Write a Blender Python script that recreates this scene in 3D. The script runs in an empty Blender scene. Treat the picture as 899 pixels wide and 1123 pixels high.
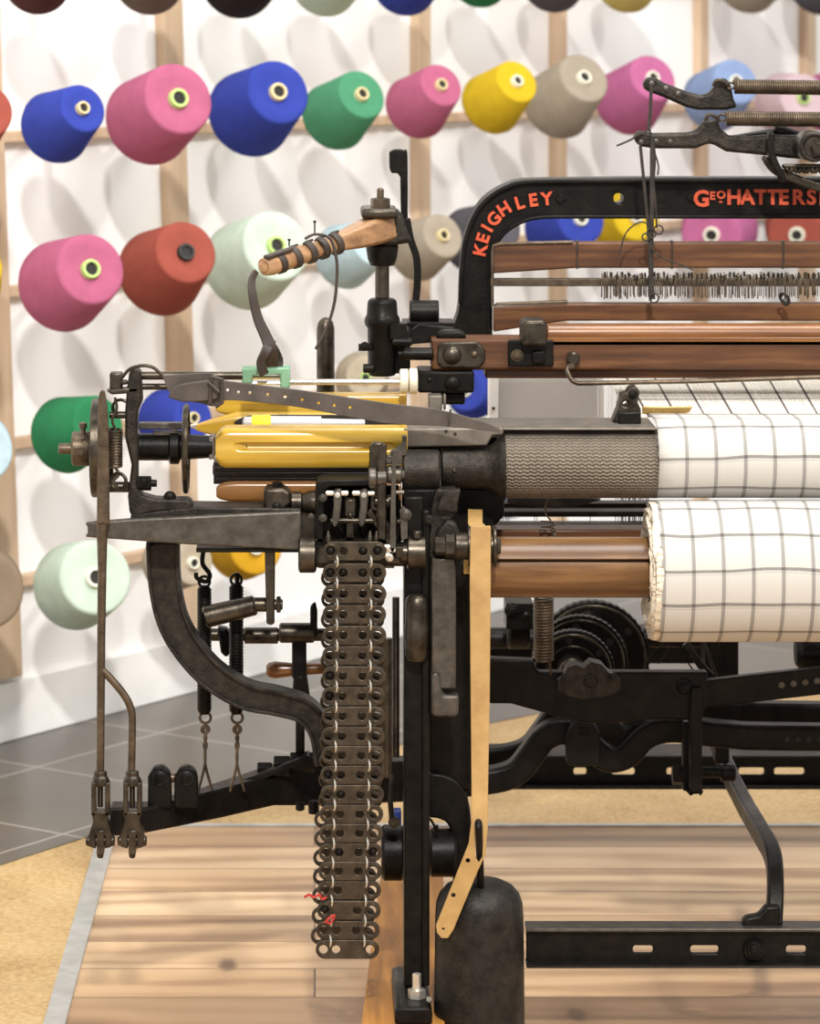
import bpy, bmesh, math, random
from mathutils import Vector, Matrix
random.seed(7)
C = bpy.context.scene.collection
# ---- the camera: 1.13 m high, level, long lens; a pixel plus a distance gives a point of the room
F, CX, CY, H = 3700.0, 345.0, 20.0, 1.13
def W(x, y, d): return Vector(((x-CX)*d/F, d, H-(y-CY)*d/F))
def px(n, d): return n*d/F

# ------------------------------------------------------------------ materials
def lin(c):
    f = lambda v: v/12.92 if v <= .04045 else ((v+.055)/1.055)**2.4
    return tuple(f(v/255) for v in c)+(1,)
MATS = {}
class N:
    def __init__(s, name):
        s.m = bpy.data.materials.new(name); s.m.use_nodes = True
        s.t = s.m.node_tree; s.b = s.t.nodes['Principled BSDF']; MATS[name] = s.m
    def n(s, typ, **kw):
        nd = s.t.nodes.new(typ)
        for k, v in kw.items():
            if k in nd.inputs.keys(): nd.inputs[k].default_value = v
            else: setattr(nd, k, v)
        return nd
    def l(s, a, b): s.t.links.new(a, b)
    def coord(s, scale=(1,1,1), rot=(0,0,0), src='Object'):
        tc = s.n('ShaderNodeTexCoord'); mp = s.n('ShaderNodeMapping')
        mp.inputs['Scale'].default_value = scale; mp.inputs['Rotation'].default_value = rot
        s.l(tc.outputs[src], mp.inputs[0]); return mp.outputs[0]
    def noise(s, vec, scale, detail=4, rough=.6):
        nz = s.n('ShaderNodeTexNoise'); nz.inputs['Scale'].default_value = scale
        nz.inputs['Detail'].default_value = detail; nz.inputs['Roughness'].default_value = rough
        s.l(vec, nz.inputs['Vector']); return nz.outputs['Fac']
    def ramp(s, fac, stops):
        r = s.n('ShaderNodeValToRGB'); e = r.color_ramp.elements
        while len(e) < len(stops): e.new(.5)
        for q, (p, c) in zip(e, stops): q.position = p; q.color = c
        s.l(fac, r.inputs[0]); return r.outputs[0]
    def bump(s, fac, strength, dist=.002):
        b = s.n('ShaderNodeBump'); b.inputs['Strength'].default_value = strength; b.inputs['Distance'].default_value = dist
        s.l(fac, b.inputs['Height']); s.l(b.outputs[0], s.b.inputs['Normal'])
    def mix(s, a, b, fac, mode='MIX'):
        m = s.n('ShaderNodeMix'); m.data_type = 'RGBA'; m.blend_type = mode
        for sock, v in ((m.inputs[0], fac), (m.inputs[6], a), (m.inputs[7], b)):
            if hasattr(v, 'node'): s.l(v, sock)
            else: sock.default_value = v
        return m.outputs[2]
    def math(s, op, a, b=None, c=None):
        m = s.n('ShaderNodeMath'); m.operation = op
        for i, v in enumerate((a, b, c)):
            if v is None: continue
            if hasattr(v, 'node'): s.l(v, m.inputs[i])
            else: m.inputs[i].default_value = v
        return m.outputs[0]
    def set(s, rough=.5, metal=0, spec=.5, coat=0):
        s.b.inputs['Roughness'].default_value = rough; s.b.inputs['Metallic'].default_value = metal
        s.b.inputs['Specular IOR Level'].default_value = spec; s.b.inputs['Coat Weight'].default_value = coat
        if coat: s.b.inputs['Coat Roughness'].default_value = .2
    def col(s, o):
        if hasattr(o, 'node'): s.l(o, s.b.inputs['Base Color'])
        else: s.b.inputs['Base Color'].default_value = o

def metal(name, c1, c2, rough=.4, met=.6, nscale=60, bump=.25, rvar=.15, spec=.4):
    k = N(name); v = k.coord(); f = k.noise(v, nscale, 6)
    k.col(k.ramp(f, [(.3, lin(c1)), (.72, lin(c2))]))
    k.set(rough, met, spec)
    g = k.noise(v, nscale*.35, 5)
    k.l(k.math('MULTIPLY_ADD', g, rvar*2, rough-rvar), k.b.inputs['Roughness'])
    if bump: k.bump(k.noise(v, nscale*4, 3), bump, .0012)
    return k.m
metal('black_iron', (10,9,8), (30,26,22), .4, .3, 50, .35, .15, .16)
metal('cast_iron', (26,23,20), (60,54,47), .45, .5, 80, .7, .15, .25)
metal('grey_iron', (62,58,52), (96,90,82), .42, .7, 70, .3)
metal('dark_steel', (44,39,33), (86,78,67), .36, .85, 60, .2)
metal('steel', (186,180,168), (222,216,204), .3, .8, 60, .1)
metal('brown_steel', (62,51,41), (104,90,73), .42, .7, 70, .25)
metal('card_steel', (48,41,33), (80,69,55), .42, .6, 90, .25)
metal('brass', (150,120,70), (190,160,100), .35, .9, 50, .1)
metal('plate_grey', (92,86,78), (124,116,106), .5, .55, 40, .15)
metal('green_paint', (96,138,108), (122,160,130), .5, .1, 50, .2)
metal('red_paint', (176,60,30), (204,84,48), .5, 0, 60, .2)
metal('strip_metal', (160,158,154), (192,190,186), .35, .35, 30, .05)
metal('weight_iron', (24,22,20), (50,46,41), .42, .45, 70, .6, .15, .25)
metal('blue_paint', (38,58,120), (52,74,150), .4, 0, 20, 0)
metal('panel_grey', (176,172,168), (196,190,186), .35, 0, 6, 0)
metal('white_paint', (232,230,226), (246,244,240), .4, 0, 10, 0)
metal('red_yarn', (150,40,34), (180,60,50), .8, 0, 60, .2)
metal('black_cord', (26,23,20), (58,50,42), .8, 0, 120, .3)
metal('tape_yellow', (232,208,30), (246,224,60), .5, 0, 30, 0)

def wood(name, cols, axis='x', scale=1, rough=.4, coat=0, bump=.12):
    k = N(name)
    st = {'x': (7,90,90), 'y': (90,7,90), 'z': (90,90,7)}[axis]
    v = k.coord(tuple(a*scale for a in st))
    f = k.noise(v, 1.0, 8, .62)
    v2 = k.coord(tuple(a*scale*.35 for a in st)); g = k.noise(v2, 1.1, 3)
    w = k.n('ShaderNodeTexWave'); w.bands_direction = 'Z' if axis != 'z' else 'Y'
    w.inputs['Scale'].default_value = .8; w.inputs['Distortion'].default_value = 6; w.inputs['Detail'].default_value = 2
    k.l(v2, w.inputs[0])
    h = k.math('ADD', k.math('MULTIPLY', f, .62), k.math('ADD', k.math('MULTIPLY', g, .33), k.math('MULTIPLY', w.outputs[1], .05)))
    k.col(k.ramp(h, [(.28, lin(cols[0])), (.5, lin(cols[1])), (.72, lin(cols[2]))]))
    k.set(rough, 0, .3, coat)
    if bump: k.bump(f, bump, .001)
    return k.m
wood('beam_wood', [(38,21,10),(80,48,25),(122,82,48)], 'x', 1, .45, .08)
wood('rail_wood', [(70,40,17),(110,68,32),(150,104,58)], 'x', 1, .32, .25)
wood('roller_wood', [(50,33,17),(92,62,35),(136,100,60)], 'x', .8, .36, .15)
wood('shuttle_wood', [(146,108,26),(184,146,46),(212,182,90)], 'x', .6, .25, .5, .03)
wood('shuttle_wood_dark', [(84,52,20),(120,78,34),(150,104,52)], 'x', .6, .3, .4, .03)
wood('pale_wood', [(150,112,78),(186,150,112),(206,174,138)], 'x', .8, .45, .1)
wood('post_wood', [(178,150,120),(200,174,146),(214,190,162)], 'z', .4, .6)
wood('skid_wood', [(96,58,20),(158,106,44),(196,146,76)], 'y', .6, .5)
wood('stick_wood', [(84,58,38),(146,110,76),(184,148,108)], 'x', .7, .4, .2)
def leather(name, c1, c2, rough=.55):
    k = N(name); v = k.coord(); f = k.noise(v, 24, 6)
    k.col(k.ramp(f, [(.3, lin(c1)), (.7, lin(c2))])); k.set(rough)
    k.bump(k.noise(v, 400, 3), .25, .0006); return k.m
leather('dark_leather', (48,40,34), (80,70,62))
leather('brown_leather', (34,26,21), (62,49,39))
leather('tan_leather', (140,108,58), (174,140,86), .55)
leather('rubber', (196,184,158), (222,212,188), .6)

def yarn(name, c):
    k = N(name); v = k.coord()
    f = k.noise(v, 30, 4)
    g = sum(c)/3; c = tuple((x*.88+g*.12)*.82 for x in c)
    a = lin(tuple(x*.95 for x in c)); b = lin(tuple(min(255, x*1.04) for x in c))
    k.col(k.ramp(f, [(.3, a), (.7, b)])); k.set(.95, 0, .08)
    # fine winding ridges
    u = k.coord((160,160,420)); k.bump(k.noise(u, 1, 3), .25, .002); return k.m

# floor of planks running left to right
def plank_floor():
    k = N('plank_floor'); v = k.coord()
    b = k.n('ShaderNodeTexBrick'); b.offset = .37; b.offset_frequency = 2
    b.inputs['Scale'].default_value = 1; b.inputs['Brick Width'].default_value = 1.15; b.inputs['Row Height'].default_value = .118
    b.inputs['Mortar Size'].default_value = .0012; b.inputs['Mortar Smooth'].default_value = .2
    b.inputs['Color1'].default_value = (0,0,0,1); b.inputs['Color2'].default_value = (1,1,1,1); b.inputs['Mortar'].default_value = (.5,.5,.5,1)
    k.l(v, b.inputs['Vector'])
    v2 = k.n('ShaderNodeVectorMath'); v2.operation = 'MULTIPLY_ADD'
    k.l(b.outputs['Color'], v2.inputs[0]); v2.inputs[1].default_value = (17,9,5); k.l(v, v2.inputs[2])
    mp = k.n('ShaderNodeMapping'); mp.inputs['Scale'].default_value = (1.0,7,1); k.l(v2.outputs[0], mp.inputs[0])
    f = k.noise(mp.outputs[0], 1.3, 8, .65)
    mp2 = k.n('ShaderNodeMapping'); mp2.inputs['Scale'].default_value = (1.3,4.2,1); k.l(v2.outputs[0], mp2.inputs[0])
    w = k.n('ShaderNodeTexWave'); w.bands_direction = 'Y'; w.inputs['Scale'].default_value = 1.2; w.inputs['Distortion'].default_value = 9; w.inputs['Detail'].default_value = 3
    w.inputs['Detail Scale'].default_value = .8
    k.l(mp2.outputs[0], w.inputs[0])
    big = k.noise(mp2.outputs[0], .9, 3)
    h = k.math('ADD', k.math('MULTIPLY', f, .42), k.math('ADD', k.math('MULTIPLY', w.outputs[1], .10), k.math('MULTIPLY', big, .5)))
    base = k.ramp(h, [(.34, lin((126,97,71))), (.44, lin((170,139,107))), (.53, lin((202,172,136))), (.68, lin((216,190,154)))])
    sep = k.n('ShaderNodeSeparateColor'); k.l(b.outputs['Color'], sep.inputs[0])
    tone = k.ramp(sep.outputs[0], [(0, lin((196,180,168))), (.5, (1,1,1,1)), (1, lin((236,220,200)))])
    c = k.mix(base, tone, 1.0, 'MULTIPLY')
    c = k.mix(c, lin((92,66,46)), b.outputs['Fac'])
    for (X, Y) in KNOTS:                       # dark knots of the boards
        d = k.n('ShaderNodeVectorMath'); d.operation = 'DISTANCE'
        sc = k.n('ShaderNodeVectorMath'); sc.operation = 'MULTIPLY'; sc.inputs[1].default_value = (1.0,.42,0); k.l(v, sc.inputs[0])
        k.l(sc.outputs[0], d.inputs[0]); d.inputs[1].default_value = (X, Y*.42, 0)
        wob = k.math('MULTIPLY_ADD', k.noise(v, 60, 3), .012, d.outputs['Value'])
        c = k.mix(c, lin((52,40,30)), k.ramp(wob, [(.013, (1,1,1,1)), (.018, (0,0,0,1))]))
        c = k.mix(c, lin((128,98,72)), k.ramp(wob, [(.015, (.55,.55,.55,1)), (.05, (0,0,0,1))]))
    k.col(c); k.set(.36, 0, .4); k.bump(f, .05, .001)
def cork_floor():
    k = N('cork_floor'); v = k.coord()
    f = k.noise(v, 130, 5, .7); g = k.noise(v, 7, 3)
    h = k.math('ADD', k.math('MULTIPLY', f, .7), k.math('MULTIPLY', g, .3))
    k.col(k.ramp(h, [(.36, lin((150,118,72))), (.5, lin((176,146,98))), (.66, lin((194,168,122)))])); k.set(.45, 0, .4)
def tile_floor(ang):
    k = N('tile_floor'); v = k.coord((1,1,1), (0,0,-ang))
    b = k.n('ShaderNodeTexBrick'); b.offset = 0; b.inputs['Scale'].default_value = 1
    b.inputs['Brick Width'].default_value = .30; b.inputs['Row Height'].default_value = .30; b.inputs['Mortar Size'].default_value = .003
    b.inputs['Color1'].default_value = lin((80,74,67)); b.inputs['Color2'].default_value = lin((96,90,82)); b.inputs['Mortar'].default_value = lin((146,139,130))
    k.l(v, b.inputs['Vector'])
    k.col(k.mix(b.outputs['Color'], k.ramp(k.noise(v, 5, 5), [(.3, (.8,.8,.8,1)), (.7, (1,1,1,1))]), .6, 'MULTIPLY')); k.set(.32, 0, .5)
def cloth_mat():
    k = N('checked_cloth')
    tc = k.n('ShaderNodeTexCoord'); sp = k.n('ShaderNodeSeparateXYZ'); k.l(tc.outputs['UV'], sp.inputs[0])
    wob = k.math('MULTIPLY', k.math('SUBTRACT', k.noise(k.coord((3,6,6)), 1.6, 2), .5), .022)
    u = sp.outputs[0]; vv = k.math('ADD', sp.outputs[1], wob)
    def band(x, period, pos, half):
        fr = k.math('FRACT', k.math('ADD', k.math('DIVIDE', x, period), 1-pos))
        dd = k.math('ABSOLUTE', k.math('SUBTRACT', fr, .5))
        return k.math('SMOOTH_MIN', k.math('MAXIMUM', k.math('MULTIPLY', k.math('SUBTRACT', half, dd), 60), 0), 1, .1)
    pu, pv = .0325, .0395
    broken = k.noise(k.coord((900,900,900)), 1, 2)
    su = k.math('ADD', k.math('MULTIPLY', band(u, pu, .19, .072), .5), k.math('MULTIPLY', band(u, pu, .32, .012), .25))
    sv = k.math('ADD', k.math('MULTIPLY', band(vv, pv, 0, .055), .62), k.math('MULTIPLY', band(vv, pv, .10, .016), .45))
    su = k.math('MULTIPLY', su, k.math('MULTIPLY_ADD', broken, .6, .65)); sv = k.math('MULTIPLY', sv, k.math('MULTIPLY_ADD', broken, .6, .65))
    t = k.math('MULTIPLY', k.math('SUBTRACT', 1, k.math('MINIMUM', su, .85)), k.math('SUBTRACT', 1, k.math('MINIMUM', sv, .85)))
    k.col(k.mix(lin((34,28,30)), lin((184,180,173)), t)); k.set(.9, 0, .15)
    k.bump(k.noise(k.coord((1200,1200,1200)), 1, 2), .2, .0006)
def cream_cloth():
    k = N('cloth_edge'); v = k.coord((60,300,300)); f = k.noise(v, 1, 5, .7)
    k.col(k.ramp(f, [(.32, lin((120,104,84))), (.5, lin((216,204,184))), (.68, lin((242,236,222)))])); k.set(.95, 0, .1); k.bump(f, .8, .003)
def emery():
    k = N('emery'); tc = k.n('ShaderNodeTexCoord'); sp = k.n('ShaderNodeSeparateXYZ'); k.l(tc.outputs['Object'], sp.inputs[0])
    zc = H-(508-CY)*3.78/F
    th = k.math('ARCTAN2', k.math('SUBTRACT', sp.outputs[2], zc), k.math('SUBTRACT', 3.78, sp.outputs[1]))
    nz = k.noise(k.coord((220,220,220)), 1, 2)
    row = k.math('ADD', k.math('MULTIPLY', th, .0385*1500), k.math('MULTIPLY', k.math('SINE', k.math('MULTIPLY', sp.outputs[0], 780)), 1.1))
    row = k.math('ADD', row, k.math('MULTIPLY', nz, 2.2))
    hgt = k.math('MULTIPLY_ADD', k.math('SINE', row), .5, .5)
    hgt = k.math('MULTIPLY', hgt, k.math('MULTIPLY_ADD', k.math('SINE', k.math('ADD', k.math('MULTIPLY', sp.outputs[0], 1560), k.math('MULTIPLY', th, 20))), .25, .75))
    f = k.noise(k.coord(), 22, 4)
    k.col(k.mix(lin((62,53,44)), k.ramp(f, [(.3, lin((112,101,87))), (.7, lin((136,124,108)))]), k.ramp(hgt, [(.1, (.25,.25,.25,1)), (.6, (1,1,1,1))])))
    k.set(.55, .25); k.bump(hgt, .7, .003)
def wall_mat():
    k = N('white_wall'); v = k.coord()
    k.col(k.ramp(k.noise(v, 2.5, 3), [(.3, lin((240,238,236))), (.7, lin((246,245,243)))])); k.set(.7, 0, .2)
    k.bump(k.noise(v, 60, 3), .05, .001)
def warp_mat():
    k = N('warp_yarn'); k.col(lin((226,220,208))); k.set(.9, 0, .1)
    k2 = N('dark_warp_yarn'); k2.col(lin((104,96,92))); k2.set(.9, 0, .1)

# ------------------------------------------------------------------ mesh builder
WHOLE = {'harness_cord', 'rim', 'leather_wrap', 'pattern_card'}
def clusters(bm, gap):
    bm.verts.ensure_lookup_table(); bm.verts.index_update(); seen = set(); isl = []
    for v in bm.verts:
        if v.index in seen: continue
        st = [v]; seen.add(v.index); cur = []
        while st:
            a = st.pop(); cur.append(a)
            for e in a.link_edges:
                b = e.other_vert(a)
                if b.index not in seen: seen.add(b.index); st.append(b)
        lo = [min(q.co[k] for q in cur)-gap/2 for k in range(3)]; hi = [max(q.co[k] for q in cur)+gap/2 for k in range(3)]
        isl.append([cur, lo, hi])
    n = len(isl); par = list(range(n))
    def find(i):
        while par[i] != i: i = par[i]
        return i
    for i in range(n):
        for j in range(i):
            if all(isl[i][1][k] <= isl[j][2][k] and isl[j][1][k] <= isl[i][2][k] for k in range(3)): par[find(i)] = find(j)
    g = {}
    for i in range(n): g.setdefault(find(i), []).extend(isl[i][0])
    return sorted(g.values(), key=len, reverse=True)
class MB:
    def __init__(s): s.bm = bmesh.new(); s.uv = None
    def face(s, vs):
        try: return s.bm.faces.new(vs)
        except ValueError: return None
    def box(s, x0, y0, x1, y1, d0, d1):                      # front face seen at x0..x1, y0..y1 on distance d0
        a, b = W(x0, y0, d0), W(x1, y1, d0); return s.boxm(a.x, d0, b.z, b.x, d1, a.z)
    def boxm(s, X0, Y0, Z0, X1, Y1, Z1):
        v = [s.bm.verts.new((x, y, z)) for z in (Z0, Z1) for y in (Y0, Y1) for x in (X0, X1)]
        for q in ((0,1,5,4),(1,3,7,5),(3,2,6,7),(2,0,4,6),(4,5,7,6),(2,3,1,0)): s.face([v[i] for i in q])
        return s
    def plate(s, pts, d0, t, holes=(), tilt=None):           # outline on distance d0, t metres thick going back
        loops = [[W(x, y, tilt(x, y) if tilt else d0) for x, y in pts]]+[[W(x, y, tilt(x, y) if tilt else d0) for x, y in h] for h in holes]
        vf = [[s.bm.verts.new(p) for p in L] for L in loops]
        vb = [[s.bm.verts.new(p+Vector((0, t, 0))) for p in L] for L in loops]
        if len(loops) == 1: s.face(vf[0]); s.face(vb[0][::-1])
        else:
            for vv in (vf, vb):
                es = []
                for L in vv: es += [s.bm.edges.new((L[i], L[(i+1) % len(L)])) for i in range(len(L))]
                bmesh.ops.triangle_fill(s.bm, use_beauty=True, use_dissolve=False, edges=es)
        for A, B in zip(vf, vb):
            n = len(A)
            for i in range(n): s.face([A[i], A[(i+1) % n], B[(i+1) % n], B[i]])
        return s
    def bar(s, pts, w, d0, t):                               # flat bar following a path; w = width in px (number or list)
        n = len(pts); L, R = [], []
        for i, (x, y) in enumerate(pts):
            a = Vector(pts[max(i-1, 0)]); b = Vector(pts[min(i+1, n-1)]); q = (b-a).normalized()
            ww = (w[i] if isinstance(w, (list, tuple)) else w)/2
            L.append((x+q.y*ww, y-q.x*ww)); R.append((x-q.y*ww, y+q.x*ww))
        vs = []
        for A in (L, R): vs.append([s.bm.verts.new(W(x, y, d0)) for x, y in A]); vs.append([s.bm.verts.new(W(x, y, d0)+Vector((0, t, 0))) for x, y in A])
        lf, lb, rf, rb = vs
        for i in range(n-1):
            s.face([lf[i], lf[i+1], rf[i+1], rf[i]]); s.face([lb[i], rb[i], rb[i+1], lb[i+1]])
            s.face([lf[i], lb[i], lb[i+1], lf[i+1]]); s.face([rf[i], rf[i+1], rb[i+1], rb[i]])
        s.face([lf[0], rf[0], rb[0], lb[0]]); s.face([lf[-1], lb[-1], rb[-1], rf[-1]]); return s
    def ring(s, c, u, v, r, n): return [s.bm.verts.new(c+u*(r*math.cos(2*math.pi*i/n))+v*(r*math.sin(2*math.pi*i/n))) for i in range(n)]
    def skin(s, rings, closed=False, caps=True):
        m = len(rings)
        for k in range(m if closed else m-1):
            A, B = rings[k], rings[(k+1) % m]; n = len(A)
            for i in range(n): s.face([A[i], A[(i+1) % n], B[(i+1) % n], B[i]])
        if caps and not closed: s.face(rings[0][::-1]); s.face(rings[-1])
    def tube(s, P, r, n=8, closed=False):                    # P: world points, r metres (number or list)
        P = [Vector(p) for p in P]; m = len(P); up = None; rings = []
        for i in range(m):
            a = P[(i-1) % m] if closed or i else P[i]; b = P[(i+1) % m] if closed or i < m-1 else P[i]
            t = (b-a).normalized()
            if up is None: up = t.orthogonal().normalized()
            up = (up-t*up.dot(t)); up = up.normalized() if up.length > 1e-6 else t.orthogonal().normalized()
            rings.append(s.ring(P[i], up, t.cross(up), r[i] if isinstance(r, (list, tuple)) else r, n))
        s.skin(rings, closed); return s
    def tp(s, pts, r, n=8, sm=0, closed=False):              # tube along (px, px, distance) points, r in px
        Q = [W(*p) for p in pts]
        if sm: Q = smooth(Q, sm)
        rr = px(r, pts[0][2]) if not isinstance(r, (list, tuple)) else [px(q, pts[0][2]) for q in r]
        return s.tube(Q, rr, n, closed)
    def ribbon(s, P, wdir, w, t):                            # strap: world path, width direction(s), width, thickness
        rings = []; m = len(P)
        for i in range(m):
            tg = (P[min(i+1, m-1)]-P[max(i-1, 0)]).normalized(); wd = wdir[i] if isinstance(wdir, list) else wdir
            wd = (wd-tg*wd.dot(tg)).normalized(); nn = tg.cross(wd); ww = w[i] if isinstance(w, list) else w
            rings.append([s.bm.verts.new(P[i]+wd*(a*ww/2)+nn*(b*t/2)) for a, b in ((-1,-1),(1,-1),(1,1),(-1,1))])
        s.skin(rings); return s
    def lathe(s, prof, p0, axis, n=24):                      # prof: (distance along axis, radius) in metres
        ax = Vector(axis).normalized(); u = ax.orthogonal().normalized()
        if abs(ax.x) > .9: u = Vector((0,0,1))
        v = ax.cross(u).normalized(); u = v.cross(ax)
        s.skin([s.ring(p0+ax*t, u, v, max(r, 1e-5), n) for t, r in prof]); return s
    def lx(s, prof, y, d, n=24):                             # turned about a left-right axis, (x px, r px)
        return s.lathe([(px(x-prof[0][0], d), px(r, d)) for x, r in prof], W(prof[0][0], y, d), (1,0,0), n)
    def cx(s, x0, x1, r, y, d, n=24, b=0):
        return s.lx([(x0, r-b), (x0+b, r), (x1-b, r), (x1, r-b)] if b else [(x0, r), (x1, r)], y, d, n)
    def ly(s, x, y, d, prof, n=20):                          # turned about the view axis, (metres back, r px)
        return s.lathe([(t-prof[0][0], px(r, d)) for t, r in prof], W(x, y, d+prof[0][0]), (0,1,0), n)
    def lz(s, x, d, prof, n=24):                             # turned about a vertical axis, (y px, r px)
        return s.lathe([(px(y-prof[0][0], d), px(r, d)) for y, r in prof], W(x, prof[0][0], d), (0,0,-1), n)
    def bolt(s, x, y, d, r, stud=True):                      # hexagon nut with washer facing the front, standing on distance d
        h = px(r, d)
        s.ly(x, y, d-h*.25, [(0, r*1.25), (h*.25, r*1.3)], 18); s.ly(x, y, d-h, [(0, r*.88), (h*.12, r), (h*.8, r)], 6)
        if stud: s.ly(x, y, d-h*1.6, [(0, r*.4), (h*.1, r*.5), (h, r*.5)], 10)
        return s
    def dome(s, x, y, d, r, k=.6):
        h = px(r, d)*k; s.ly(x, y, d-h, [(0, r*.08), (h*.06, r*.38), (h*.25, r*.7), (h*.55, r*.92), (h, r)], 18); return s
    def helix(s, a, b, R, r, turns, n=6, seg=10):
        a, b = Vector(a), Vector(b); ax = (b-a).normalized(); u = ax.orthogonal().normalized(); v = ax.cross(u); m = int(turns*seg)
        return s.tube([a+(b-a)*(i/m)+u*(R*math.cos(2*math.pi*i/seg))+v*(R*math.sin(2*math.pi*i/seg)) for i in range(m+1)], r, n)
    def torus(s, c, nrm, R, r, n=24, k=8, sx=1.0):
        ax = Vector(nrm).normalized(); u = Vector((0,0,1)) if abs(ax.z) < .9 else Vector((1,0,0)); v = ax.cross(u).normalized(); u = v.cross(ax)
        return s.tube([Vector(c)+u*(R*sx*math.cos(2*math.pi*i/n))+v*(R*math.sin(2*math.pi*i/n)) for i in range(n)], r, k, True)
    def exx(s, prof, X0, X1):                                # closed (distance, height) outline drawn out from left to right
        A = [s.bm.verts.new((X0, d, z)) for d, z in prof]; B = [s.bm.verts.new((X1, d, z)) for d, z in prof]
        n = len(prof)
        for i in range(n): s.face([A[i], A[(i+1) % n], B[(i+1) % n], B[i]])
        s.face(A[::-1]); s.face(B); return s
    def build(s, name, mat, parent=None, bevel=0, label=None, origin=None, angle=38, kind=None):
        bm = s.bm; bmesh.ops.recalc_face_normals(bm, faces=bm.faces)
        if parent is not None and kind is None and name not in WHOLE:      # pieces that stand apart become objects of their own
            cl = clusters(bm, .0025)
            if len(cl) > 1:
                res = []
                for vs in cl:
                    idx = {v: i for i, v in enumerate(vs)}; q = MB()
                    nv = [q.bm.verts.new(v.co) for v in vs]; fs = set(f for v in vs for f in v.link_faces)
                    for f in fs: q.face([nv[idx[v]] for v in f.verts])
                    res.append(q.build(name, mat, parent, bevel, label if not res else None, origin, angle, 'one'))
                bm.free()
                for o in res: o.pop('kind', None)
                return res[0]
        if kind == 'one': kind = None
        me = bpy.data.meshes.new(name)
        o = bpy.data.objects.new(name, me); C.objects.link(o)
        if origin is not None:
            bmesh.ops.translate(bm, verts=bm.verts, vec=-Vector(origin)); o.location = origin
        for f in bm.faces: f.smooth = True
        bm.to_mesh(me); bm.free()
        me.set_sharp_from_angle(angle=math.radians(angle))
        me.materials.append(MATS[mat])
        if bevel:
            bv = o.modifiers.new('bevel', 'BEVEL'); bv.width = bevel; bv.segments = 2; bv.limit_method = 'ANGLE'; bv.angle_limit = math.radians(40)
        if parent is not None:
            o.parent = parent
            pw = parent.location.copy() if parent.parent is None else parent.location+parent.parent.location
            o.location = Vector(o.location)-pw
        if label: o['label'] = label
        if kind: o['kind'] = kind
        return o
def smooth(Q, k):
    out = []; m = len(Q)
    for i in range(m-1):
        p0, p1, p2, p3 = Q[max(i-1, 0)], Q[i], Q[i+1], Q[min(i+2, m-1)]
        for j in range(k):
            t = j/k; out.append(.5*((2*p1)+(p2-p0)*t+(2*p0-5*p1+4*p2-p3)*t*t+(3*p1-p0-3*p2+p3)*t**3))
    out.append(Q[-1]); return out
def sm2(pts, k): return [(p.x, p.y) for p in smooth([Vector((a, b, 0)) for a, b in pts], k)]
def circ(x, y, r, n=14, ry=None): return [(x+r*math.cos(2*math.pi*i/n), y+(ry or r)*math.sin(2*math.pi*i/n)) for i in range(n)]
def slot(x0, y0, x1, y1): r = (y1-y0)*.45; return [(x0+r*.4, y0), (x1-r*.4, y0), (x1, y0+r*.6), (x1, y1-r*.6), (x1-r*.4, y1), (x0+r*.4, y1), (x0, y1-r*.6), (x0, y0+r*.6)]
def stadium(x, y, hw, hh, n=8):
    return [(x+hw-hh+hh*math.cos(a), y+hh*math.sin(a)) for a in [-math.pi/2+math.pi*i/n for i in range(n+1)]]+[(x-hw+hh-hh*math.cos(a), y-hh*math.sin(a)) for a in [-math.pi/2+math.pi*i/n for i in range(n+1)]]
def thing(name, label, cat, loc, group=None):
    o = bpy.data.objects.new(name, None); C.objects.link(o); o.location = loc; o.empty_display_size = .05
    o['label'] = label; o['category'] = cat
    if group: o['group'] = group
    return o
def tag(o, label, cat, group=None):
    o['label'] = label; o['category'] = cat
    if group: o['group'] = group
    return o
def struct(o): o['kind'] = 'structure'; return o

# ------------------------------------------------------------------ the room
WM, WD = 1.40, 5.96                                   # the wall runs away to the right: distance = WD + WM * X
def wall_d(x): return WD/(1-WM*(x-CX)/F)
wdir = Vector((1, WM, 0)).normalized(); wn = Vector((WM, -1, 0)).normalized()     # along the wall, out of the wall
ang = math.atan2(WM, 1)
def floor_pt(x, y): d = F*H/(y-CY); return Vector(((x-CX)*d/F, d, 0))
KNOTS = [(floor_pt(250,1058).x, floor_pt(250,1058).y), (floor_pt(632,1113).x, floor_pt(632,1113).y)]
plank_floor(); cork_floor(); tile_floor(ang); cloth_mat(); cream_cloth(); emery(); wall_mat(); warp_mat()
def slab(name, pts, top, mat, bottom=-.06):
    m = MB(); A = [m.bm.verts.new((p[0], p[1], top)) for p in pts]; B = [m.bm.verts.new((p[0], p[1], bottom)) for p in pts]
    f_ = [m.face(A), m.face(B[::-1])]; n = len(pts)
    m.bm.normal_update(); bmesh.ops.triangulate(m.bm, faces=f_, quad_method='BEAUTY', ngon_method='EAR_CLIP')
    for i in range(n): m.face([A[i], A[(i+1) % n], B[(i+1) % n], B[i]])
    return struct(m.build(name, mat))
L0, L1 = floor_pt(115,925), floor_pt(60,1123)
dirL = (L1-L0)/(L1.y-L0.y)
yb = floor_pt(600,906).y
pl = Vector((L0.x+dirL.x*(yb-L0.y), yb, 0)); pn = Vector((L0.x+dirL.x*(1.2-L0.y), 1.2, 0))
slab('floor', [(pl.x, yb), (3.2, yb), (3.2, 1.2), (pn.x, 1.2)], 0, 'plank_floor')
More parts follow.
